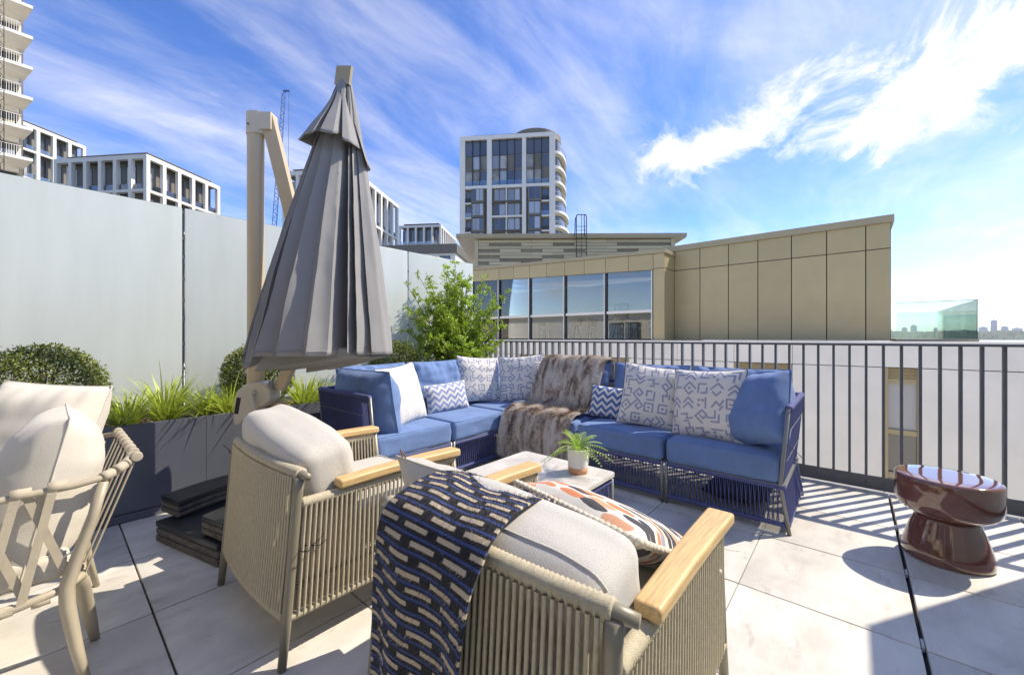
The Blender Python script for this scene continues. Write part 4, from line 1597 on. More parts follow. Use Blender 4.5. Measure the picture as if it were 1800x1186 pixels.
def fur_surf(u, v, lift=0.0):
    s = v
    # hem and side edges wander
    k = catmull(KP, s)
    drop = max(0, (s - .74) / .26)
    onseat = max(0, 1 - abs(s - .62) / .14)
    y0 = 1.735 - .01 * drop + .05 * onseat + .012 * math.sin(s * 17)
    y1 = 2.475 + .035 * drop + .02 * math.sin(s * 13 + 1)
    y = y0 + (y1 - y0) * u
    fold = (.020 + .030 * drop) * (noise.noise(Vector((u * 6.2 + .6 * s, s * 1.6, 2.2))) + .6 * math.sin(u * 21 + 3 * math.sin(s * 5)) * (.25 + drop))
    fold += .012 * noise.noise(Vector((u * 15, s * 12, 7)))
    # normal in the section plane
    k2, k1 = catmull(KP, min(1, s + .01)), catmull(KP, max(0, s - .01))
    d = (k2 - k1).normalized()
    nx, nz = d.y, -d.x
    if nx > 0 and s > .3:
        nx, nz = nx, nz
    sg = 1 if (nx * -1 + nz * .8) > 0 else -1
    z = k.y + sg * nz * (fold + lift + .012)
    if drop > .5:
        z += .05 * noise.noise(Vector((u * 4, 9, 1))) * (drop - .5)
    return Vector((k.x + sg * nx * (fold + lift + .012), y, z))


fur = MB().grid(lambda u, v: fur_surf(u, v), 90, 110).build('fur_throw', m_fur, smooth=True)
tagp(fur, 'shaggy brown and cream faux fur throw draped over the sofa', 'throw')
NS = 90000
rng = np.random.default_rng(5)
GU, GV = 160, 200
P = np.array([[fur_surf(i / GU, j / GV) for j in range(GV + 1)] for i in range(GU + 1)])
du = np.gradient(P, axis=0)
dv = np.gradient(P, axis=1)
NN = np.cross(du, dv)
NN /= np.linalg.norm(NN, axis=2, keepdims=True) + 1e-9
ref = np.array([-.8, 0, .6])
flip = np.sign((NN * ref).sum(axis=2, keepdims=True))
flip[flip == 0] = 1
NN *= flip
iu = rng.integers(0, GU, NS)
iv = rng.integers(0, GV, NS)
fu, fv = rng.random(NS)[:, None], rng.random(NS)[:, None]
p0_ = P[iu, iv] * (1 - fu) * (1 - fv) + P[iu + 1, iv] * fu * (1 - fv) + P[iu, iv + 1] * (1 - fu) * fv + P[iu + 1, iv + 1] * fu * fv
nn = NN[iu, iv]
dirv = dv[iu, iv] / (np.linalg.norm(dv[iu, iv], axis=1, keepdims=True) + 1e-9)
ln = rng.uniform(.012, .026, NS)[:, None]
tip = p0_ + nn * ln * rng.uniform(.35, .8, NS)[:, None] + dirv * ln * .75 + rng.normal(0, .006, (NS, 3))
wd_ = np.cross(dirv, nn) * .0016
vv = np.concatenate([p0_ - wd_, p0_ + wd_, tip], axis=1).reshape(-1, 3)
fme = bpy.data.meshes.new('fur_strands')
fme.from_pydata(vv.tolist(), [], (np.arange(NS * 3).reshape(-1, 3)).tolist())
fme.materials.append(m_fur)
tagp(link('fur_strands', fme, fur), kind='stuff')

# ------------------------------------------------------------------ coffee table and fern
t = empty('coffee_table', 'low square coffee table with stone top and navy rope sides', 'table', (1.735, 1.325, 0))
hx = .325


def rr2(h, r, n=6):
    o = []
    for (sx, sy, a0) in ((1, 1, 0), (-1, 1, 90), (-1, -1, 180), (1, -1, 270)):
        for k in range(n + 1):
            a = R(a0 + 90 * k / n)
            o.append((sx * (h - r) + r * math.cos(a), sy * (h - r) + r * math.sin(a)))
    return o


MB().prism(rr2(hx, .03), .382, .400).build('table_top', m_stone, t, sharp=40)
MB().prism(rr2(hx - .012, .025), .366, .3815).build('top_frame', m_tie, t, sharp=40)
rp = MB()
for k in range(4):
    a = R(90 * k)
    M4 = Matrix.Rotation(a, 4, 'Z')
    h2 = hx - .025
    coil(rp, [M4 @ Vector((h2, -h2, .352)), M4 @ Vector((h2, h2, .352))], .013, step=.010)
    coil(rp, [M4 @ Vector((h2, -h2, .05)), M4 @ Vector((h2, h2, .05))], .013, step=.010)
    y = -h2 + .02
    q = 0
    while y < h2 - .02:
        sl_ = .014 if q % 2 else -.014
        x0 = h2 + .008 if q % 2 else h2 - .006
        rp.tube([M4 @ Vector((x0, y, .35)), M4 @ Vector((x0, y + sl_, .05))], .0032, 5, cap=False)
        y += .0118
        q += 1
    MB().tube([M4 @ Vector((h2 + .006, h2 + .006, 0)), M4 @ Vector((h2 + .006, h2 + .006, .365))], .011, 10).build('leg', m_greyframe, t, smooth=True)
rp.build('rope_panel', m_navyrope, t, smooth=True, kind='stuff')

t = empty('potted_fern', 'small green fern in a white pot with terracotta base', 'plant', (1.925, 1.165, .4005))
t.scale = (1.6, 1.6, 1.5)
MB().lathe([(.030, 0), (.033, .002), (.0345, .022)], 28).build('pot_base', mat('terracotta', (.60, .30, .17), .8), t, smooth=True)
MB().lathe([(.0347, .0222), (.0365, .085), (.0362, .088), (.033, .088), (.031, .072)], 28).build('pot', mat('white_pot', (.72, .69, .65), .6, var=.04), t, sharp=50)
MB().lathe([(.031, .0), (.02, .006), (.004, .007)], 18).build('soil', m_soil, t, loc=(0, 0, .070))
m_fern = mat('fern_leaf', (.34, .50, .07), .5, var=.25, vscale=30, transl=.35)
for k in range(20):
    az = k * 2.399 + .3
    ln_ = random.uniform(.085, .125)
    ele = random.uniform(.35, 1.25)
    b = MB()
    pts = []
    for q in range(15):
        s = q / 14
        r_ = ln_ * s
        x = r_ * math.cos(ele) * (1 + .35 * s)
        z = .078 + r_ * math.sin(ele) * 1.35 - .085 * s * s * (1.25 - ele * .5)
        pts.append(Vector((x * math.cos(az), x * math.sin(az), z)))
    b.tube(pts, .0009, 4)
    sd2 = Vector((-math.sin(az), math.cos(az), 0))
    for q in range(1, 15):
        for f in (0,):
            if q + f > 14:
                continue
            i0 = min(13, int(q + f - 1e-6))
            p_ = pts[i0].lerp(pts[i0 + 1], f) if f else pts[min(14, q)]
            d_ = (pts[min(14, q + 1)] - pts[q - 1]).normalized()
            w_ = .017 * math.sin(math.pi * min(.97, .12 + .86 * (q + f) / 15)) ** .8
            for s in (-1, 1):
                o_ = len(b.v)
                tip_ = p_ + sd2 * s * w_ + d_ * .004 - Vector((0, 0, .003))
                b.v += [tuple(p_ - d_ * .0010), tuple(p_ + sd2 * s * w_ * .6 - d_ * .0010), tuple(tip_), tuple(p_ + sd2 * s * w_ * .6 + d_ * .0018), tuple(p_ + d_ * .0012)]
                b.f.append((o_, o_ + 1, o_ + 2, o_ + 3, o_ + 4))
    b.build('frond', m_fern, t)

# ------------------------------------------------------------------ brown stool
t = empty('side_stool', 'glossy brown mushroom shaped ceramic stool by the railing', 'stool', (3.06, -.372, 0))
MB().lathe([(.001, .428), (.12, .4285), (.180, .428), (.192, .4255), (.1975, .420), (.2, .41), (.2005, .36), (.199, .305), (.192, .272), (.176, .25), (.155, .236), (.120, .226), (.100, .222)][::-1], 72).build('seat', m_glaze, t, smooth=True)
MB().lathe([(.150, 0), (.165, .003), (.172, .010), (.1725, .02), (.166, .06), (.150, .12), (.134, .17), (.122, .20), (.117, .224)], 72).build('base', m_glaze, t, smooth=True)

# ------------------------------------------------------------------ rope lounge chairs
def rr2v(hy, hz, r, n=5):
    o = []
    for (sx, sy, a0) in ((1, 1, 0), (-1, 1, 90), (-1, -1, 180), (1, -1, 270)):
        for k in range(n + 1):
            a = R(a0 + 90 * k / n)
            o.append((sx * (hy - r) + r * math.cos(a), sy * (hz - r) + r * math.sin(a)))
    out = []
    for i in range(len(o)):
        a, c = Vector(o[i]), Vector(o[(i + 1) % len(o)])
        m = max(1, int((c - a).length / .03))
        out += [tuple(a.lerp(c, k / m)) for k in range(m)]
    return out


def lounge_chair(label, loc, rz, m_seat, m_back, seed, back_kw):
    t = empty('lounge_chair', label, 'armchair', loc, rz, 'taupe rope lounge chairs')
    HY = .365

    def bp(y, z):                      # back plane: leans and bows
        return -.022 + .095 * z - .030 * (1 - (y / .40) ** 2)
    for s in (-1, 1):
        MB().tube([(-.030, s * (HY + .006), 0), (-.012, s * (HY + .003), .17), (.025, s * HY, .60), (.03, s * HY, .65)], [.0145, .0165, .018, .018], 12).build('leg', m_tauframe, t, smooth=True)
        MB().tube([(.815, s * (HY + .004), 0), (.79, s * HY, .17), (.745, s * (HY - .004), .565)], [.0145, .0165, .017], 12).build('leg', m_tauframe, t, smooth=True)
    top = [(bp(y, .655) + .005, y, .655 + .006 * (1 - (y / .4) ** 2)) for y in np.linspace(-.405, .405, 19)]
    MB().tube(top, [.0125] + [.0165] * 17 + [.0125], 12).build('back_rail', m_tauframe, t, smooth=True)
    rp = MB()
    coil(rp, top[1:-1], .0215, 12, step=.0115, ripple=.13)
    low = [(bp(y, .17), y, .168) for y in np.linspace(-.35, .35, 15)]
    coil(rp, low, .016, 10, step=.0115, ripple=.13)
    y = -.34
    while y < .345:
        rp.tube([(bp(y, .65) - .018, y, .652), (bp(y, .41) - .012, y, .41), (bp(y, .17) - .012, y, .165)], .0053, 6, cap=False)
        rp.tube([(bp(y, .65) + .022, y + .002, .652), (bp(y, .41) + .012, y + .002, .41), (bp(y, .17) + .012, y + .002, .165)], .0046, 6, cap=False)
        y += .0178
    rp.build('back_rope_panel', m_taurope, t, smooth=True, kind='stuff')
    for s in (-1, 1):
        sp2 = MB()
        coil(sp2, [(.035, s * HY, .556), (.20, s * HY, .553), (.745, s * HY, .553)], .0185, 10, step=.0115, ripple=.13)
        coil(sp2, [(-.005, s * HY, .168), (.785, s * HY, .168)], .0155, 10, step=.0115, ripple=.13)
        x = .045
        while x < .735:
            xb = x * 1.06 - .028
            sp2.tube([(x, s * (HY + .016), .55), (xb, s * (HY + .014), .165)], .0050, 6, cap=False)
            sp2.tube([(x + .003, s * (HY - .016), .55), (xb + .003, s * (HY - .014), .165)], .0044, 6, cap=False)
            x += .0190
        sp2.build('arm_rope_panel', m_taurope, t, smooth=True, kind='stuff')

        def shp(x, y, z, s=s):
            tt = (x + .30) / .60
            return (x, y * (.80 + .28 * tt) , z + .006 * math.sin(math.pi * tt) - .004 * tt)
        MB().rbox((.30, .037, .0175), .010, fn=shp, mid=10).build('armrest', m_teak, t, sharp=50, loc=(.465, s * (HY + .004), .5915))
        MB().tube([(.752, s * (HY + .004), .563), (.775, s * (HY + .004), .586)], .014, 10).build('armrest_cap', m_tauframe, t, smooth=True)
    f = MB()
    f.bar((.03, -HY, .262), (.03, HY, .262), .03, .02)
    f.bar((.765, -HY, .262), (.765, HY, .262), .03, .02)
    for yy in (-.34, -.11, .11, .34):
        f.bar((.03, yy, .264), (.765, yy, .264), .03, .018)
    f.build('seat_frame', m_tauframe, t)
    seat_block('seat_cushion', t, (.375, .335, .080), (.405, 0, .356), m_seat, crown=.02, r=.04, seed=seed)
    hx_, hy_, hz_ = .098, .335, .165

    def bs(x, y, z):
        q = max(0, 1 - (y / hy_) ** 4) * max(0, 1 - (z / hz_) ** 4)
        x2 = x * (1 + .30 * q) + .008 * noise.noise(Vector((y * 7, z * 9, seed)))
        z2 = z + back_kw.get('slope', 0) * y * (.5 + .5 * z / hz_) + .012 * noise.noise(Vector((y * 5 + seed, x * 9, 2))) * (1 if z > 0 else 0)
        z2 += back_kw.get('crown', .02) * (1 - (y / hy_) ** 2) * (1 if z > 0 else 0)
        return (x2, y + .006 * noise.noise(Vector((x * 12, z * 9, seed + 5))), z2)
    bc_ = MB().rbox((hx_, hy_, hz_), .045, fn=bs, mid=14).build('back_cushion', m_back, t, smooth=True, loc=(.165, back_kw.get('dy', 0), back_kw.get('z', .575)), rot=(0, R(-10), 0))
    for xs_ in back_kw.get('seams', ()):
        pts = []
        for (yy, zz_) in rr2v(hy_ - .0005, hz_ - .0005, .045):
            pts.append(bs(xs_, yy, zz_))
        pts.append(pts[0])
        MB().tube(pts, .0026, 6, cap=False).build('seam', m_back, bc_, smooth=True)
    return t


lounge_chair('rope lounge chair with cream cushions, facing the coffee table without a throw', (.555, 1.868, 0), 0, m_cream, m_cream, 31, {'slope': .13, 'crown': .03, 'z': .60})
lounge_chair('front rope lounge chair carrying the striped throw and leaf print cushion', (.625, .687, 0), 0, m_cream, m_tweed, 37, {'slope': .02, 'crown': .025, 'z': .538, 'seams': (-.066,)})
# loose black cable ties on the first chair
for i, (loc, rz) in enumerate((((.60, 1.475, .40), 0.4), ((.585, 2.262, .60), 2.2))):
    b = MB()
    b.tube([(.022 * math.cos(a), .022 * math.sin(a), .002 * math.sin(2 * a)) for a in np.linspace(0, 6.283, 18)], .002, 5, cap=False)
    b.tube([(.022, 0, 0), (.045, -.01, .012), (.07, -.012, .03)], .0018, 5)
    b.tube([(.022, 0, 0), (.040, -.02, -.004), (.06, -.03, .008)], .0018, 5)
    o = b.build('cable_tie', m_tie, smooth=True, loc=loc, rot=(0, 0, rz))
    tagp(o, ('black cable tie round the near back post of the rope chair', 'black cable tie at the far top corner of the rope chair')[i], 'cable tie', 'cable ties on the rope chair')

# ------------------------------------------------------------------ striped wool throw over the front chair
TX, TY = .625, .687
KT = [(.47, .445), (.40, .50), (.350, .565), (.31, .64), (.255, .698), (.165, .726), (.075, .724), (.010, .704), (-.025, .675), (-.050, .62), (-.062, .52), (-.068, .38), (-.078, .22), (-.088, .05)]
SEC = [Vector((*catmull(KT, i / 200), 0)) for i in range(201)]
ARC = [0.0]
for i in range(200):
    ARC.append(ARC[-1] + (SEC[i + 1] - SEC[i]).length)
YT0, YT1 = -.088, .280


def throw_pt(u, s):
    k = SEC[int(round(s * 200))]
    y = YT0 + (YT1 - YT0) * u
    hang = max(0, (s - .62) / .38)
    w = .004 + .012 * hang
    off = w * math.sin(u * 9.5 + 2.2 * s) + .006 * noise.noise(Vector((u * 5, s * 9, 3)))
    # right edge curls under where it hangs
    cur = max(0, (.07 - u) / .07)
    off += .020 * cur * hang
    y += .020 * cur * cur * hang
    y += .018 * math.sin(s * 7) * (1 - u) - .02 * hang * (u - .5)
    i0, i1 = max(0, int(round(s * 200)) - 2), min(200, int(round(s * 200)) + 2)
    d = (SEC[i1] - SEC[i0]).normalized()
    n_ = Vector((d.y, -d.x))
    if n_.dot(Vector((0, 1)) if abs(s - .4) < .25 else Vector((-1, 0)) if s > .5 else Vector((1, 0))) < 0:
        n_ = -n_
    return (k.x + n_.x * (off + .010), y, k.y + n_.y * (off + .010))


NU, NV = 60, 200
b = MB().grid(lambda u, v: throw_pt(u, v), NU, NV)
me = b.mesh('throw', m_throw, True)
setuv(me, lambda i: (ARC[i % (NV + 1)], (i // (NV + 1)) / NU * (YT1 - YT0)))
o = link('throw', me, None, (TX, TY, 0))
tagp(o, 'blue, black and cream dashed wool throw over the front chair back', 'throw')
md = o.modifiers.new('thick', 'SOLIDIFY')
md.thickness = .006
md.offset = 0
# wool nap: short fibres standing off the cloth
NS = 42000
rng = np.random.default_rng(9)
uu, ss = rng.random(NS), rng.random(NS)
vs_, uvs_ = [], []
for a, c in zip(uu, ss):
    p_ = Vector(throw_pt(a, c))
    i = int(round(c * 200))
    i0, i1 = max(0, i - 2), min(200, i + 2)
    d = (SEC[i1] - SEC[i0]).normalized()
    n_ = Vector((d.y, 0, -d.x))
    if (c > .62 and n_.x > 0) or (c <= .62 and n_.z < 0 and c > .2) or (c <= .2 and n_.x < 0):
        n_ = -n_
    q = p_ + n_ * .0028
    tp = q + n_ * random.uniform(.002, .006) + Vector((random.gauss(0, .003), random.gauss(0, .004), random.gauss(0, .003) - .002))
    sd3 = Vector((0, .0007, 0))
    vs_ += [tuple(q - sd3), tuple(q + sd3), tuple(tp)]
    uvs_ += [(ARC[i], a * (YT1 - YT0))] * 3
nme = bpy.data.meshes.new('wool_nap')
nme.from_pydata(vs_, [], [(3 * i, 3 * i + 1, 3 * i + 2) for i in range(NS)])
nme.materials.append(m_throw)
setuv(nme, lambda i: uvs_[i])
tagp(link('wool_nap', nme, o), kind='stuff')

# leaf print cushion with pompom trim on the front chair
o, out = pillow('scatter_cushion', 'orange and charcoal leaf print cushion with pompom trim on the front chair', (1.19, .60, .545), -13, 62, .50, .42, .14, m_leafp, seed=41, pipe=None, pinch=.04, roll=0)
pm = bpy.data.meshes.new('pompom')
import bmesh
bm = bmesh.new()
bmesh.ops.create_icosphere(bm, subdivisions=2, radius=.0115)
for v in bm.verts:
    v.co *= 1 + .16 * noise.noise(v.co * 300)
bm.to_mesh(pm)
bm.free()
pm.materials.append(mat('cream_pompom', (.70, .64, .52), .95, bump=.8, bscale=400))
pm.polygons.foreach_set('use_smooth', [True] * len(pm.polygons))
acc = 0
for k in range(len(out) - 1):
    a, c = Vector(out[k]), Vector(out[k + 1])
    L_ = (c - a).length
    while acc < L_:
        q = a.lerp(c, acc / L_)
        link('pompom', pm, o, tuple(q * 1.02), (random.random() * 3, random.random() * 3, 0))
        acc += .0205
    acc -= L_
MB().tube(out, .005, 6, cap=False).build('trim', m_whpipe, o, smooth=True)
# small cream cushion corner with its leather loop, at the arm of the first chair
o, _ = pillow('scatter_cushion', 'small cream cushion with a leather loop behind the striped throw', (.915, 1.06, .555), 2, 30, .36, .40, .14, m_cream, seed=43, pipe=m_cream, pinch=.03)
MB().tube([(.13, .185, 0), (.128, .215, .004), (.136, .238, .004), (.146, .215, .004), (.146, .185, 0)], .004, 6, flat=.4).build('loop', m_tan, o, smooth=True)

# ------------------------------------------------------------------ strap chair at the left
t = empty('strap_chair', 'beige chair with woven straps and two cream cushions, cut by the left edge', 'armchair', (0, 0, 0))


def leg(pts, rr_):
    MB().tube(pts, rr_, 14, flat=.75).build('leg', m_beigef, t, smooth=True)


leg([(.125, 1.955, .655), (.098, 1.952, .54), (.062, 1.948, .42), (.040, 1.945, .34), (.041, 1.94, .28), (.060, 1.925, .14), (.085, 1.90, 0)], [.017, .020, .023, .026, .026, .022, .016])
leg([(.066, 2.03, .36), (.080, 2.10, .26), (.098, 2.15, .13), (.117, 2.195, 0)], [.016, .022, .020, .014])
leg([(.165, 2.70, .66), (.12, 2.68, .45), (.098, 2.67, .32), (.12, 2.665, .14), (.147, 2.66, 0)], [.017, .02, .022, .019, .014])
leg([(-.48, 1.97, .60), (-.50, 1.96, .3), (-.54, 1.95, 0)], [.017, .021, .014])
leg([(-.48, 2.70, .60), (-.50, 2.70, .3), (-.54, 2.71, 0)], [.017, .021, .014])
rail = [(-.50, 1.965, .645), (-.30, 1.962, .650), (-.10, 1.960, .655), (.06, 1.960, .660), (.125, 1.965, .668), (.175, 1.995, .688), (.205, 2.06, .703), (.215, 2.16, .71), (.215, 2.33, .712), (.214, 2.50, .71), (.205, 2.62, .70), (.17, 2.69, .685), (.08, 2.715, .66), (-.15, 2.715, .64), (-.50, 2.71, .63)]
MB().tube(rail, .0115, 10).build('top_rail', m_beigef, t, smooth=True)
srail = [(-.50, 1.960, .315), (-.20, 1.955, .312), (-.06, 1.952, .318), (.035, 1.948, .335), (.075, 2.0, .335), (.085, 2.33, .335), (.08, 2.66, .335), (-.5, 2.70, .32)]
MB().tube(srail, .013, 10).build('seat_rail', m_beigef, t, smooth=True)


def strap(a, c, w=.020):
    MB().bar(a, c, .0035, w, up=(1, 0, .01)).build('strap', m_strap, t)


def wrap(c, d, r=.0155, ln_=.018):
    c, d = Vector(c), Vector(d).normalized()
    MB().tube([c - d * ln_, c - d * ln_ * .98, c - d * .001, c + d * .001, c + d * ln_ * .98, c + d * ln_], [r * .9, r, r * 1.06, r * 1.0, r, r * .9], 12).build('strap_wrap', m_strap, t, smooth=True)


xt = [-.33, -.23, -.135, -.10, -.035, .0]
for i, x in enumerate((-.36, -.26, -.155, -.055, .02)):
    zt_ = .652 + .004 * i
    wrap((x, 1.960, zt_), (1, 0, 0), .0165, .022)
    wrap((x - .035, 1.956, .315), (1, 0, .03), .0165, .020)
    strap((x - .01, 1.950, zt_ - .008), (x - .075, 1.944, .325), .021)
    if i < 4:
        strap((x + .01, 1.963, zt_ - .008), (x + .105, 1.957, .340), .021)
for (c, d) in (((.135, 1.972, .672), (1, .6, .3)), ((.168, 1.99, .685), (1, .9, .4)), ((.19, 2.02, .695), (.6, 1, .3)), ((.206, 2.065, .703), (.2, 1, .1)), ((.213, 2.12, .708), (0, 1, 0))):
    wrap(c, d, .0165, .017)
for k in range(8):
    y = 2.02 + k * .085
    MB().bar((.210, y, .70), (.085, y - .01, .345), .0035, .018, up=(0, 1, 0)).build('strap', m_strap, t)
    wrap((.214, y, .710), (0, 1, 0), .0165, .018)
seat_block('seat_cushion', t, (.28, .345, .045), (-.23, 2.33, .395), m_linen, crown=.02, r=.03, seed=51)
MB().tube([(.045, 1.97, .40), (.03, 1.96, .43), (.06, 1.955, .45)], .003, 5).build('tie', mat('white_tie', (.75, .74, .7), .8), t)
part = part_pillow('back_cushion', t, (-.005, 2.215, .625), 180, 12, .46, .52, .27, m_linen, seed=52, pinch=.02, wr=.010, bottom=.1, n=34)
part = part_pillow('back_cushion', t, (-.04, 2.615, .69), 226, 18, .44, .54, .24, m_linen, seed=54, pinch=.03, wr=.012, n=34, roll=-4)

# ------------------------------------------------------------------ closed cantilever parasol
MBX, MBY = .918, 3.08
t = empty('cantilever_parasol', 'closed grey cantilever parasol on a beige mast beside the planter', 'parasol', (MBX, MBY, 0), VA - R(90))
oval = [(.053 * math.cos(a) * (1 if abs(math.cos(a)) < .99 else 1), .045 * math.sin(a)) for a in np.linspace(0, 2 * math.pi, 29)[:-1]]
MB().prism([(x, y) for x, y in oval], .06, 2.575).build('mast', m_mast, t, sharp=40)
MB().prism([(x * 1.1 + (.012 if x > 0 else 0), y * 1.1) for x, y in oval], 2.52, 2.665).build('mast_cap', m_housing, t, sharp=40)
MB().box((.045, -.04, 2.545), (.125, .04, 2.660)).build('hinge', m_housing, t)
MB().lathe([(.009, 0), (.008, .004), (.003, .006)], 10).build('bolt', m_greyframe, t, smooth=True, loc=(-.02, -.0495, 2.575), rot=(R(90), 0, 0))
MB().bar((.085, .0, 2.64), (.245, .02, 1.95), .05, .085, up=(1, 0, 0)).bar((.245, .02, 1.95), (.41, .03, 1.30), .05, .085, up=(1, 0, 0)).build('arm', m_mast, t)
MB().bar((.16, .0, .80), (.40, .03, 1.34), .045, .07, up=(1, 0, 0)).build('lower_arm', m_mast, t)
# crank housing
hs_ = MB()
prof = [(-.105, .58), (-.100, .72), (-.075, .80), (-.02, .845), (.06, .855), (.115, .84), (.135, .80), (.14, .74), (.10, .70), (.03, .665), (-.03, .60), (-.075, .565)]
hs_.v += [(x, -.075, z) for x, z in prof] + [(x, .065, z) for x, z in prof]
n = len(prof)
hs_.f.append(tuple(range(n)))
hs_.f.append(tuple(range(n, 2 * n))[::-1])
for i in range(n):
    j = (i + 1) % n
    hs_.f.append((j, i, n + i, n + j))
ho = hs_.build('crank_housing', m_housing, t)
bv = ho.modifiers.new('bevel', 'BEVEL')
bv.width = .012
bv.segments = 3
MB().rbox((.014, .004, .055), .003, mid=1).build('grip_slot', m_tie, ho, loc=(-.072, -.074, .70), rot=(0, R(10), 0))
MB().lathe([(.018, 0), (.017, .02), (.01, .024)], 16).build('crank_hub', m_housing, ho, smooth=True, loc=(.035, -.076, .785), rot=(R(90), 0, 0))
MB().tube([(.035, -.100, .785), (.06, -.11, .70), (.082, -.115, .625)], [.011, .010, .012], 10).build('crank_handle', m_housing, ho, smooth=True)
MB().tube([(.125, -.03, .80), (.125, -.03, .86)], .016, 8).build('pin', m_greyframe, ho)

# closed canopy: a folded cloth cone built from a hand-shaped section of deep pleats (x right, y away)
SECT = [(.425, .02, 0), (.415, -.075, 0), (.345, -.15, 0), (.335, -.10, .0), (.295, -.235, .0), (.262, -.12, .01), (.245, -.26, .0), (.228, -.15, .02), (.205, -.16, .02), (.175, -.10, .02), (.152, -.325, 0),
        (.06, -.39, 0), (.015, -.335, 0), (-.10, -.395, 0), (-.155, -.33, 0), (-.245, -.365, 0), (-.262, -.27, .0), (-.318, -.07, -.02), (-.345, -.275, -.07), (-.385, -.285, -.075), (-.415, -.06, -.03), (-.445, -.185, -.045), (-.47, -.06, .0), (-.515, -.08, .0),
        (-.46, .02, 0), (-.40, .16, 0), (-.30, .12, 0), (-.25, .30, 0), (-.08, .22, 0), (.0, .36, 0), (.14, .24, 0), (.24, .31, 0), (.30, .16, 0), (.38, .18, 0)]
CX, CY, ZB, ZT = .556, -.15, 1.045, 2.79


def canopy_pt(k, h, lay=0):
    """k = section vertex position (float), h 0 top .. 1 hem"""
    n_ = len(SECT)
    i = int(k) % n_
    f = k - int(k)
    a, c = SECT[i], SECT[(i + 1) % n_]
    x, y, dz = (a[j] + (c[j] - a[j]) * f for j in range(3))
    bul = 4 * f * (1 - f)
    L_ = math.hypot(c[0] - a[0], c[1] - a[1])
    r_ = math.hypot(x, y) + 1e-6
    bs_ = -.035 * L_ * bul
    x, y = x * (1 + bs_ / r_), y * (1 + bs_ / r_)
    s = .085 + .915 * h ** .86
    rnd_ = min(1, .60 + h * .75)                       # pleats are shallower near the hub
    rr_ = math.hypot(x, y)
    ang = math.atan2(y, x)
    x2, y2 = x * rnd_ + .40 * math.cos(ang) * (1 - rnd_), y * rnd_ + .36 * math.sin(ang) * (1 - rnd_)
    cre = .004 * h * noise.noise(Vector((x * 7 + h * 9, h * 16, y * 7))) + .003 * noise.noise(Vector((x * 16, h * 30, y * 16)))
    wob = .030 * h * noise.noise(Vector((k * .9, h * 5, 1.0))) + .04 * h * noise.noise(Vector((k * .35, h * 2.6, 5.0)))
    X = CX + .115 * (1 - h) + (x2 * s * .965) * (1 + wob)
    Y = CY + (y2 * s) * (1 + wob * 2) + cre
    Z = ZT + (ZB + dz - ZT) * h
    return (X, Y, Z)


NK = len(SECT)
SUB = 5
b = MB()
NHH = 70
for hI in range(NHH + 1):
    for k in range(NK * SUB):
        b.v.append(canopy_pt(k / SUB, hI / NHH))
m_ = NK * SUB
for hI in range(NHH):
    for k in range(m_):
        a, c = hI * m_ + k, hI * m_ + (k + 1) % m_
        b.f.append((a, c, c + m_, a + m_))
can = b.build('canopy', m_canvas_g, t, smooth=False, sharp=55)
sm = can.modifiers.new('thick', 'SOLIDIFY')
sm.thickness = .004
# hem lines along the front panels
for (k0, k1) in ((10, 15.0), (18, 19.0), (20, 21.0)):
    MB().tube([Vector(canopy_pt(k0 + (k1 - k0) * q / 24, .985)) + Vector((0, -.004, 0)) for q in range(25)], .0028, 5).build('hem', m_canvas_g, can, smooth=True)
# tucked inner folds that hang below the front hem
for q, (x0, x1, z0, z1, yy) in enumerate(((-.30, .28, .955, 1.035, -.26), (-.20, .33, .950, 1.03, -.20), (-.08, .36, .935, 1.03, -.12), (.02, .38, .945, 1.03, -.04))):
    def infold(u, v, x0=x0, x1=x1, z0=z0, z1=z1, yy=yy, q=q):
        x = x0 + (x1 - x0) * u
        zl = z0 + (z1 - z0) * u ** 1.3
        return (CX + x * (.72 + .28 * v), CY + yy + .07 * u + .010 * math.sin(u * 11 + q), 1.09 + (zl - 1.09) * v)
    b = MB().grid(infold, 20, 5)
    fo = b.build('inner_fold', m_canvas_g, can, smooth=True)
    so_ = fo.modifiers.new('thick', 'SOLIDIFY')
    so_.thickness = .004
# vent cap
VS = [(.165, .02, -.10), (.178, -.07, -.11), (.128, -.03, .0), (.122, -.17, -.03), (.078, -.19, -.02), (.062, -.05, .09), (.034, -.215, .0), (-.04, -.225, .01), (-.056, -.06, .11), (-.086, -.225, .0), (-.15, -.195, .005), (-.172, -.04, .10), (-.20, -.14, .01), (-.268, -.06, .05), (-.20, .06, .05), (-.12, .16, .02), (.0, .20, 0), (.10, .15, -.05)]
b = MB()
nvh = 16
n_ = len(VS)
for hI in range(nvh + 1):
    h = hI / nvh
    for k in range(n_ * 4):
        i, f = k // 4, (k % 4) / 4
        a, c = VS[i], VS[(i + 1) % n_]
        x, y, dz = (a[j] + (c[j] - a[j]) * f for j in range(3))
        ang = math.atan2(y, x)
        s = .16 + .84 * h ** 1.15
        rn = min(1, .5 + h * .75)
        x2 = x * rn + .15 * math.cos(ang) * (1 - rn)
        y2 = y * rn + .15 * math.sin(ang) * (1 - rn)
        b.v.append((CX + .100 + .01 * h + x2 * s * .98, CY + y2 * s * 1.12, 2.775 + (2.335 + dz - 2.775) * h - .03 * h * (1 - h)))
m_ = n_ * 4
for hI in range(nvh):
    for k in range(m_):
        a, c = hI * m_ + k, hI * m_ + (k + 1) % m_
        b.f.append((a, c, c + m_, a + m_))
vc = b.build('vent_cap', m_canvas_g, can, sharp=50)
so_ = vc.modifiers.new('thick', 'SOLIDIFY')
so_.thickness = .004
MB().box((-.05, -.012, 0), (.055, .012, .115)).build('hub_plate', m_bronze_d, t, loc=(CX + .105, CY - .02, 2.755), rot=(0, R(8), R(-12)))
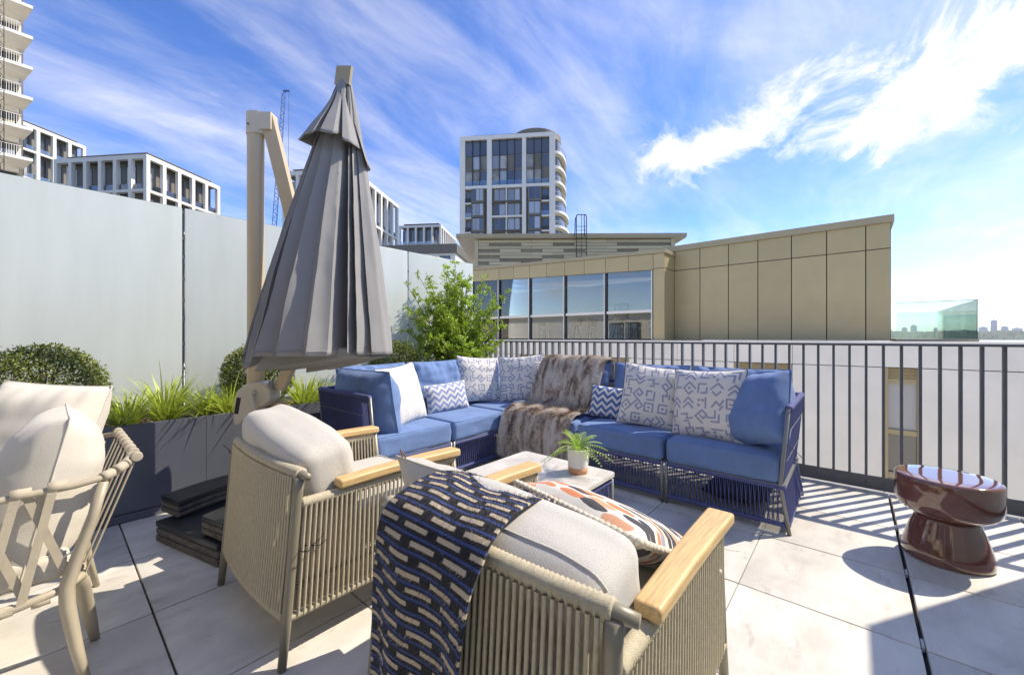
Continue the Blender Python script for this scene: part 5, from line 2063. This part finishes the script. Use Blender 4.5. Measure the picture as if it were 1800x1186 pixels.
MB().tube([(CX + .09, CY, 2.76), (CX + .02, CY, 1.25)], .022, 10).build('canopy_pole', m_mast, t, smooth=True)
MB().box((-.35, -.03, .0), (.35, .03, .05), Matrix.Rotation(R(40), 4, 'Z')).build('base_bar', m_mast, t)
MB().box((-.35, -.03, .001), (.35, .03, .0505), Matrix.Rotation(R(130), 4, 'Z')).build('base_bar', m_mast, t)


def weight(label, poly, z0, h, layers):
    e = tagp(empty('base_weight', label, 'parasol weight', (0, 0, z0), 0, 'black slabs weighing down the parasol'), None)
    cx = sum(p_[0] for p_ in poly) / len(poly)
    cy = sum(p_[1] for p_ in poly) / len(poly)
    lh = h / layers
    for k in range(layers):
        ins = .985 if k % 2 == 0 else .98
        pl = [(cx + (x - cx) * ins, cy + (y - cy) * ins) for x, y in poly]
        o = MB().prism(pl, k * lh + .003, (k + 1) * lh - .003).build('shell', m_rubber if k == layers - 1 else m_rubber_e, e)
        bv = o.modifiers.new('b', 'BEVEL')
        bv.width = .006
        bv.segments = 2
        bv.limit_method = 'ANGLE'
    pl = [(cx + (x - cx) * .955, cy + (y - cy) * .955) for x, y in poly]
    MB().prism(pl, .0, h - .004).build('core', m_tie, e)
    return e


weight('wide lower black parasol weight on the pavers', [(.39, 3.0), (.546, 2.40), (1.06, 2.52), (.93, 3.10)], 0, .118, 3)


def crescent(a, c, w, bow, n=8):
    a, c = Vector(a), Vector(c)
    d = (c - a)
    s = Vector((-d.y, d.x)).normalized()
    up = [a.lerp(c, k / n) + s * (bow * 4 * k / n * (1 - k / n)) for k in range(n + 1)]
    lo = [p_ - s * w for p_ in up]
    return [tuple(p_) for p_ in lo] + [tuple(p_) for p_ in up[::-1]]


weight('curved upper black parasol weight against the planter', crescent((.428, 3.10), (1.05, 3.25), .205, .05), .124, .098, 3)
weight('upper black parasol weight half hidden behind the rope chair', crescent((.516, 2.59), (1.05, 2.72), .205, .03), .124, .098, 3)
weight('lower black parasol weight behind the rope chair', [(1.08, 2.55), (1.50, 2.62), (1.38, 2.50), (1.10, 2.44)], 0, .11, 3)

# ------------------------------------------------------------------ planting
m_box = mat('boxwood_leaf', (.085, .12, .02), .42, var=.55, vscale=22, transl=.22)
m_box2 = mat('boxwood_leaf_tip', (.30, .34, .08), .42, var=.3, vscale=22, transl=.28)
m_lime = mat('shrub_leaf', (.36, .50, .05), .42, var=.40, vscale=9, transl=.40)
m_blade = mat('turf_blade', (.46, .55, .09), .45, var=.45, vscale=14, transl=.35)
m_bark = mat('thin_bark', (.11, .075, .045), .9, var=.3, vscale=40)


def leaf_cloud(pts, size, normal_bias, rnd, up=.0):
    """pts: list of (pos, outward); returns MB of folded leaf quads"""
    b = MB()
    for p_, o_ in pts:
        d = Vector((rnd.gauss(0, 1), rnd.gauss(0, 1), rnd.gauss(0, 1) + up)).normalized()
        d = (d * (1 - normal_bias) + Vector(o_) * normal_bias).normalized()
        s = d.orthogonal().normalized()
        s = (Matrix.Rotation(rnd.uniform(0, 6.28), 3, d) @ s)
        n_ = d.cross(s)
        l = size * rnd.uniform(.65, 1.25)
        w = l * rnd.uniform(.42, .58)
        k = len(b.v)
        p_ = Vector(p_)
        b.v += [tuple(p_), tuple(p_ + d * l * .45 + s * w * .5 + n_ * w * .16), tuple(p_ + d * l), tuple(p_ + d * l * .45 - s * w * .5 + n_ * w * .16)]
        b.f += [(k, k + 1, k + 2), (k, k + 2, k + 3)]
    return b


def boxwood(label, c, r_, seed):
    rnd = random.Random(seed)
    e = empty('boxwood_ball', label, 'shrub', (c[0], c[1], .55), 0, 'clipped boxwood balls in the planter')
    cz = c[2] - .55
    inner, outer = [], []
    for k in range(16000):
        v = Vector((rnd.gauss(0, 1), rnd.gauss(0, 1), rnd.gauss(0, 1))).normalized()
        lump = 1 + .07 * noise.noise(v * 2.3 + Vector((seed, 0, 0))) + .05 * noise.noise(v * 6 + Vector((0, seed, 0)))
        q = rnd.random()
        rad = r_ * lump * (.64 + .36 * q ** .45 + (rnd.uniform(0, .06) if rnd.random() < .08 else 0))
        pos = v * rad + Vector((0, 0, cz))
        if pos.z < -.02:
            continue
        (outer if q > .55 and rnd.random() < .6 else inner).append((pos, v))
    leaf_cloud(inner, .019, .35, rnd).build('crown', m_box, e, kind='stuff')
    leaf_cloud(outer, .018, .45, rnd).build('young_leaves', m_box2, e, kind='stuff')
    tw = MB()
    for k in range(26):
        v = Vector((rnd.gauss(0, 1), rnd.gauss(0, 1), rnd.gauss(0, .8) + .5)).normalized()
        tw.tube([(0, 0, .0), v * r_ * .4 + Vector((0, 0, cz * .8)), v * r_ * .85 + Vector((0, 0, cz))], [.010, .006, .002], 5)
    tw.build('trunk', m_bark, e)
    return e


boxwood('large clipped boxwood ball at the far left of the planter', (-.02, 3.76, .82), .285, 3)
boxwood('clipped boxwood ball behind the parasol mast', (1.14, 3.76, .83), .26, 5)
boxwood('clipped boxwood ball beside the tall leafy shrub', (2.46, 3.78, .84), .275, 8)

# tall loose shrub
rnd = random.Random(21)
e = empty('leafy_shrub', 'tall loose lime green shrub in the planter by the railing corner', 'shrub', (3.24, 3.70, .55))
stems = MB()
leaves = []
for k in range(112):
    az = rnd.uniform(0, 6.28)
    sp = rnd.uniform(.10, .78) if k > 8 else rnd.uniform(.0, .25)
    ht = rnd.uniform(.40, 1.42) * (1.12 - .36 * sp)
    bend = rnd.uniform(-.05, .12)
    if math.sin(az) > 0:
        sp *= .45 + .55 * abs(math.cos(az))
    P_ = []
    for q in range(9):
        s = q / 8
        P_.append(Vector((math.cos(az) * (sp * s ** 1.3) + .03 * math.sin(s * 6 + k), math.sin(az) * (sp * s ** 1.3) * .75 + bend * s * s, ht * s ** (.85) + .02)))
    stems.tube(P_, [.007 * (1 - s / 9) + .0012 for s in range(9)], 5)
    for q in range(1, 9):
        for rep_ in range(3):
            base = P_[q - 1].lerp(P_[q], rnd.random())
            dv_ = Vector((rnd.gauss(0, 1), rnd.gauss(0, .8), rnd.gauss(.3, .7))).normalized()
            L_ = rnd.uniform(.06, .17) * (1.1 - .4 * q / 8)
            tipv = base + dv_ * L_
            stems.tube([base, base + dv_ * L_ * .5 + Vector((0, 0, .01)), tipv], [.0025, .002, .001], 4, cap=False)
            nl = rnd.randint(10, 17)
            for j in range(nl):
                s = .15 + .85 * j / nl
                off = Vector((rnd.gauss(0, .011), rnd.gauss(0, .011), rnd.gauss(0, .009)))
                leaves.append((base + dv_ * L_ * s + off, (dv_ + Vector((rnd.gauss(0, .5), rnd.gauss(0, .5), rnd.gauss(.2, .4)))).normalized()))
stems.build('trunk', m_bark, e, smooth=True)
leaf_cloud(leaves, .041, .60, rnd, .2).build('crown', m_lime, e, kind='stuff')


def clump(label, x, y, nb_, ln_, seed, lean=(0, 0)):
    rnd = random.Random(seed)
    e = empty('lily_turf', label, 'plant', (x, y, .545), 0, 'lily turf clumps in the planter')
    b = MB()
    for k in range(nb_):
        az = rnd.uniform(0, 6.28)
        L_ = ln_ * rnd.uniform(.65, 1.45)
        el = rnd.uniform(.55, 1.45)
        w = rnd.uniform(.0045, .0085)
        r0 = rnd.uniform(0, .03)
        side = Vector((-math.sin(az), math.cos(az), 0))
        o_ = len(b.v)
        droop = rnd.uniform(.15, .75)
        for q in range(8):
            s = q / 7
            rr_ = r0 + L_ * (math.cos(el) * s + droop * .35 * s * s)
            z = L_ * (math.sin(el) * s - droop * .55 * s * s * s)
            c = Vector((math.cos(az) * rr_ + lean[0] * s, math.sin(az) * rr_ * .85 + lean[1] * s, max(.004, z)))
            ww = w * (1 - s ** 2.2) + .0004
            b.v += [tuple(c - side * ww), tuple(c + side * ww)]
        for q in range(7):
            b.f.append((o_ + 2 * q, o_ + 2 * q + 1, o_ + 2 * q + 3, o_ + 2 * q + 2))
    b.build('blades', m_blade, e, smooth=True, kind='stuff')
    return e


clump('arching lily turf clump right behind the cream cushions', .33, 3.58, 130, .31, 61)
clump('largest lily turf clump between cushions and glass joint', .53, 3.62, 190, .36, 62)
clump('small sparse lily turf clump just right of the glass joint', .76, 3.60, 90, .25, 63)
clump('upright lily turf clump left of the parasol mast', .89, 3.58, 120, .30, 64)
clump('bright lily turf clump left of the blue sofa arm', 1.42, 3.58, 140, .31, 65)
clump('lily turf clump half hidden behind the blue sofa arm', 1.60, 3.66, 90, .28, 66)
clump('lily turf clump hidden low behind the left sofa wing', 2.16, 3.60, 80, .27, 67)

# put each of these empties at the foot of its own thing
for e in list(C.objects):
    if e.type == 'EMPTY' and e.parent is None and e.name.split('.')[0] in ('strap_chair', 'base_weight', 'bronze_pavilion', 'glass_balustrade', 'glass_screen', 'planter', 'railing'):
        pts = [Vector(e.location) + ch.matrix_basis @ v.co for ch in e.children if ch.type == 'MESH' for v in ch.data.vertices]
        lo = Vector((min(p.x for p in pts), min(p.y for p in pts), 0))
        hi = Vector((max(p.x for p in pts), max(p.y for p in pts), 0))
        d = (lo + hi) / 2 - Vector((e.location.x, e.location.y, 0))
        e.location = e.location + d
        for ch in e.children:
            ch.location = ch.location - d

# ------------------------------------------------------------------ haze: the air itself, out to the hills
hm = bpy.data.materials.new('haze_air')
hm.use_nodes = True
hm.node_tree.nodes.remove(hm.node_tree.nodes['Principled BSDF'])
pvn = hm.node_tree.nodes.new('ShaderNodeVolumePrincipled')
pvn.inputs['Density'].default_value = .00009
pvn.inputs['Color'].default_value = (.86, .92, 1.0, 1)
pvn.inputs['Anisotropy'].default_value = .2
hm.node_tree.links.new(pvn.outputs[0], hm.node_tree.nodes['Material Output'].inputs['Volume'])
tagp(MB().box((-9050, -9050, GROUND - 1.6), (9050, 9050, 130)).build('haze', hm), kind='stuff')
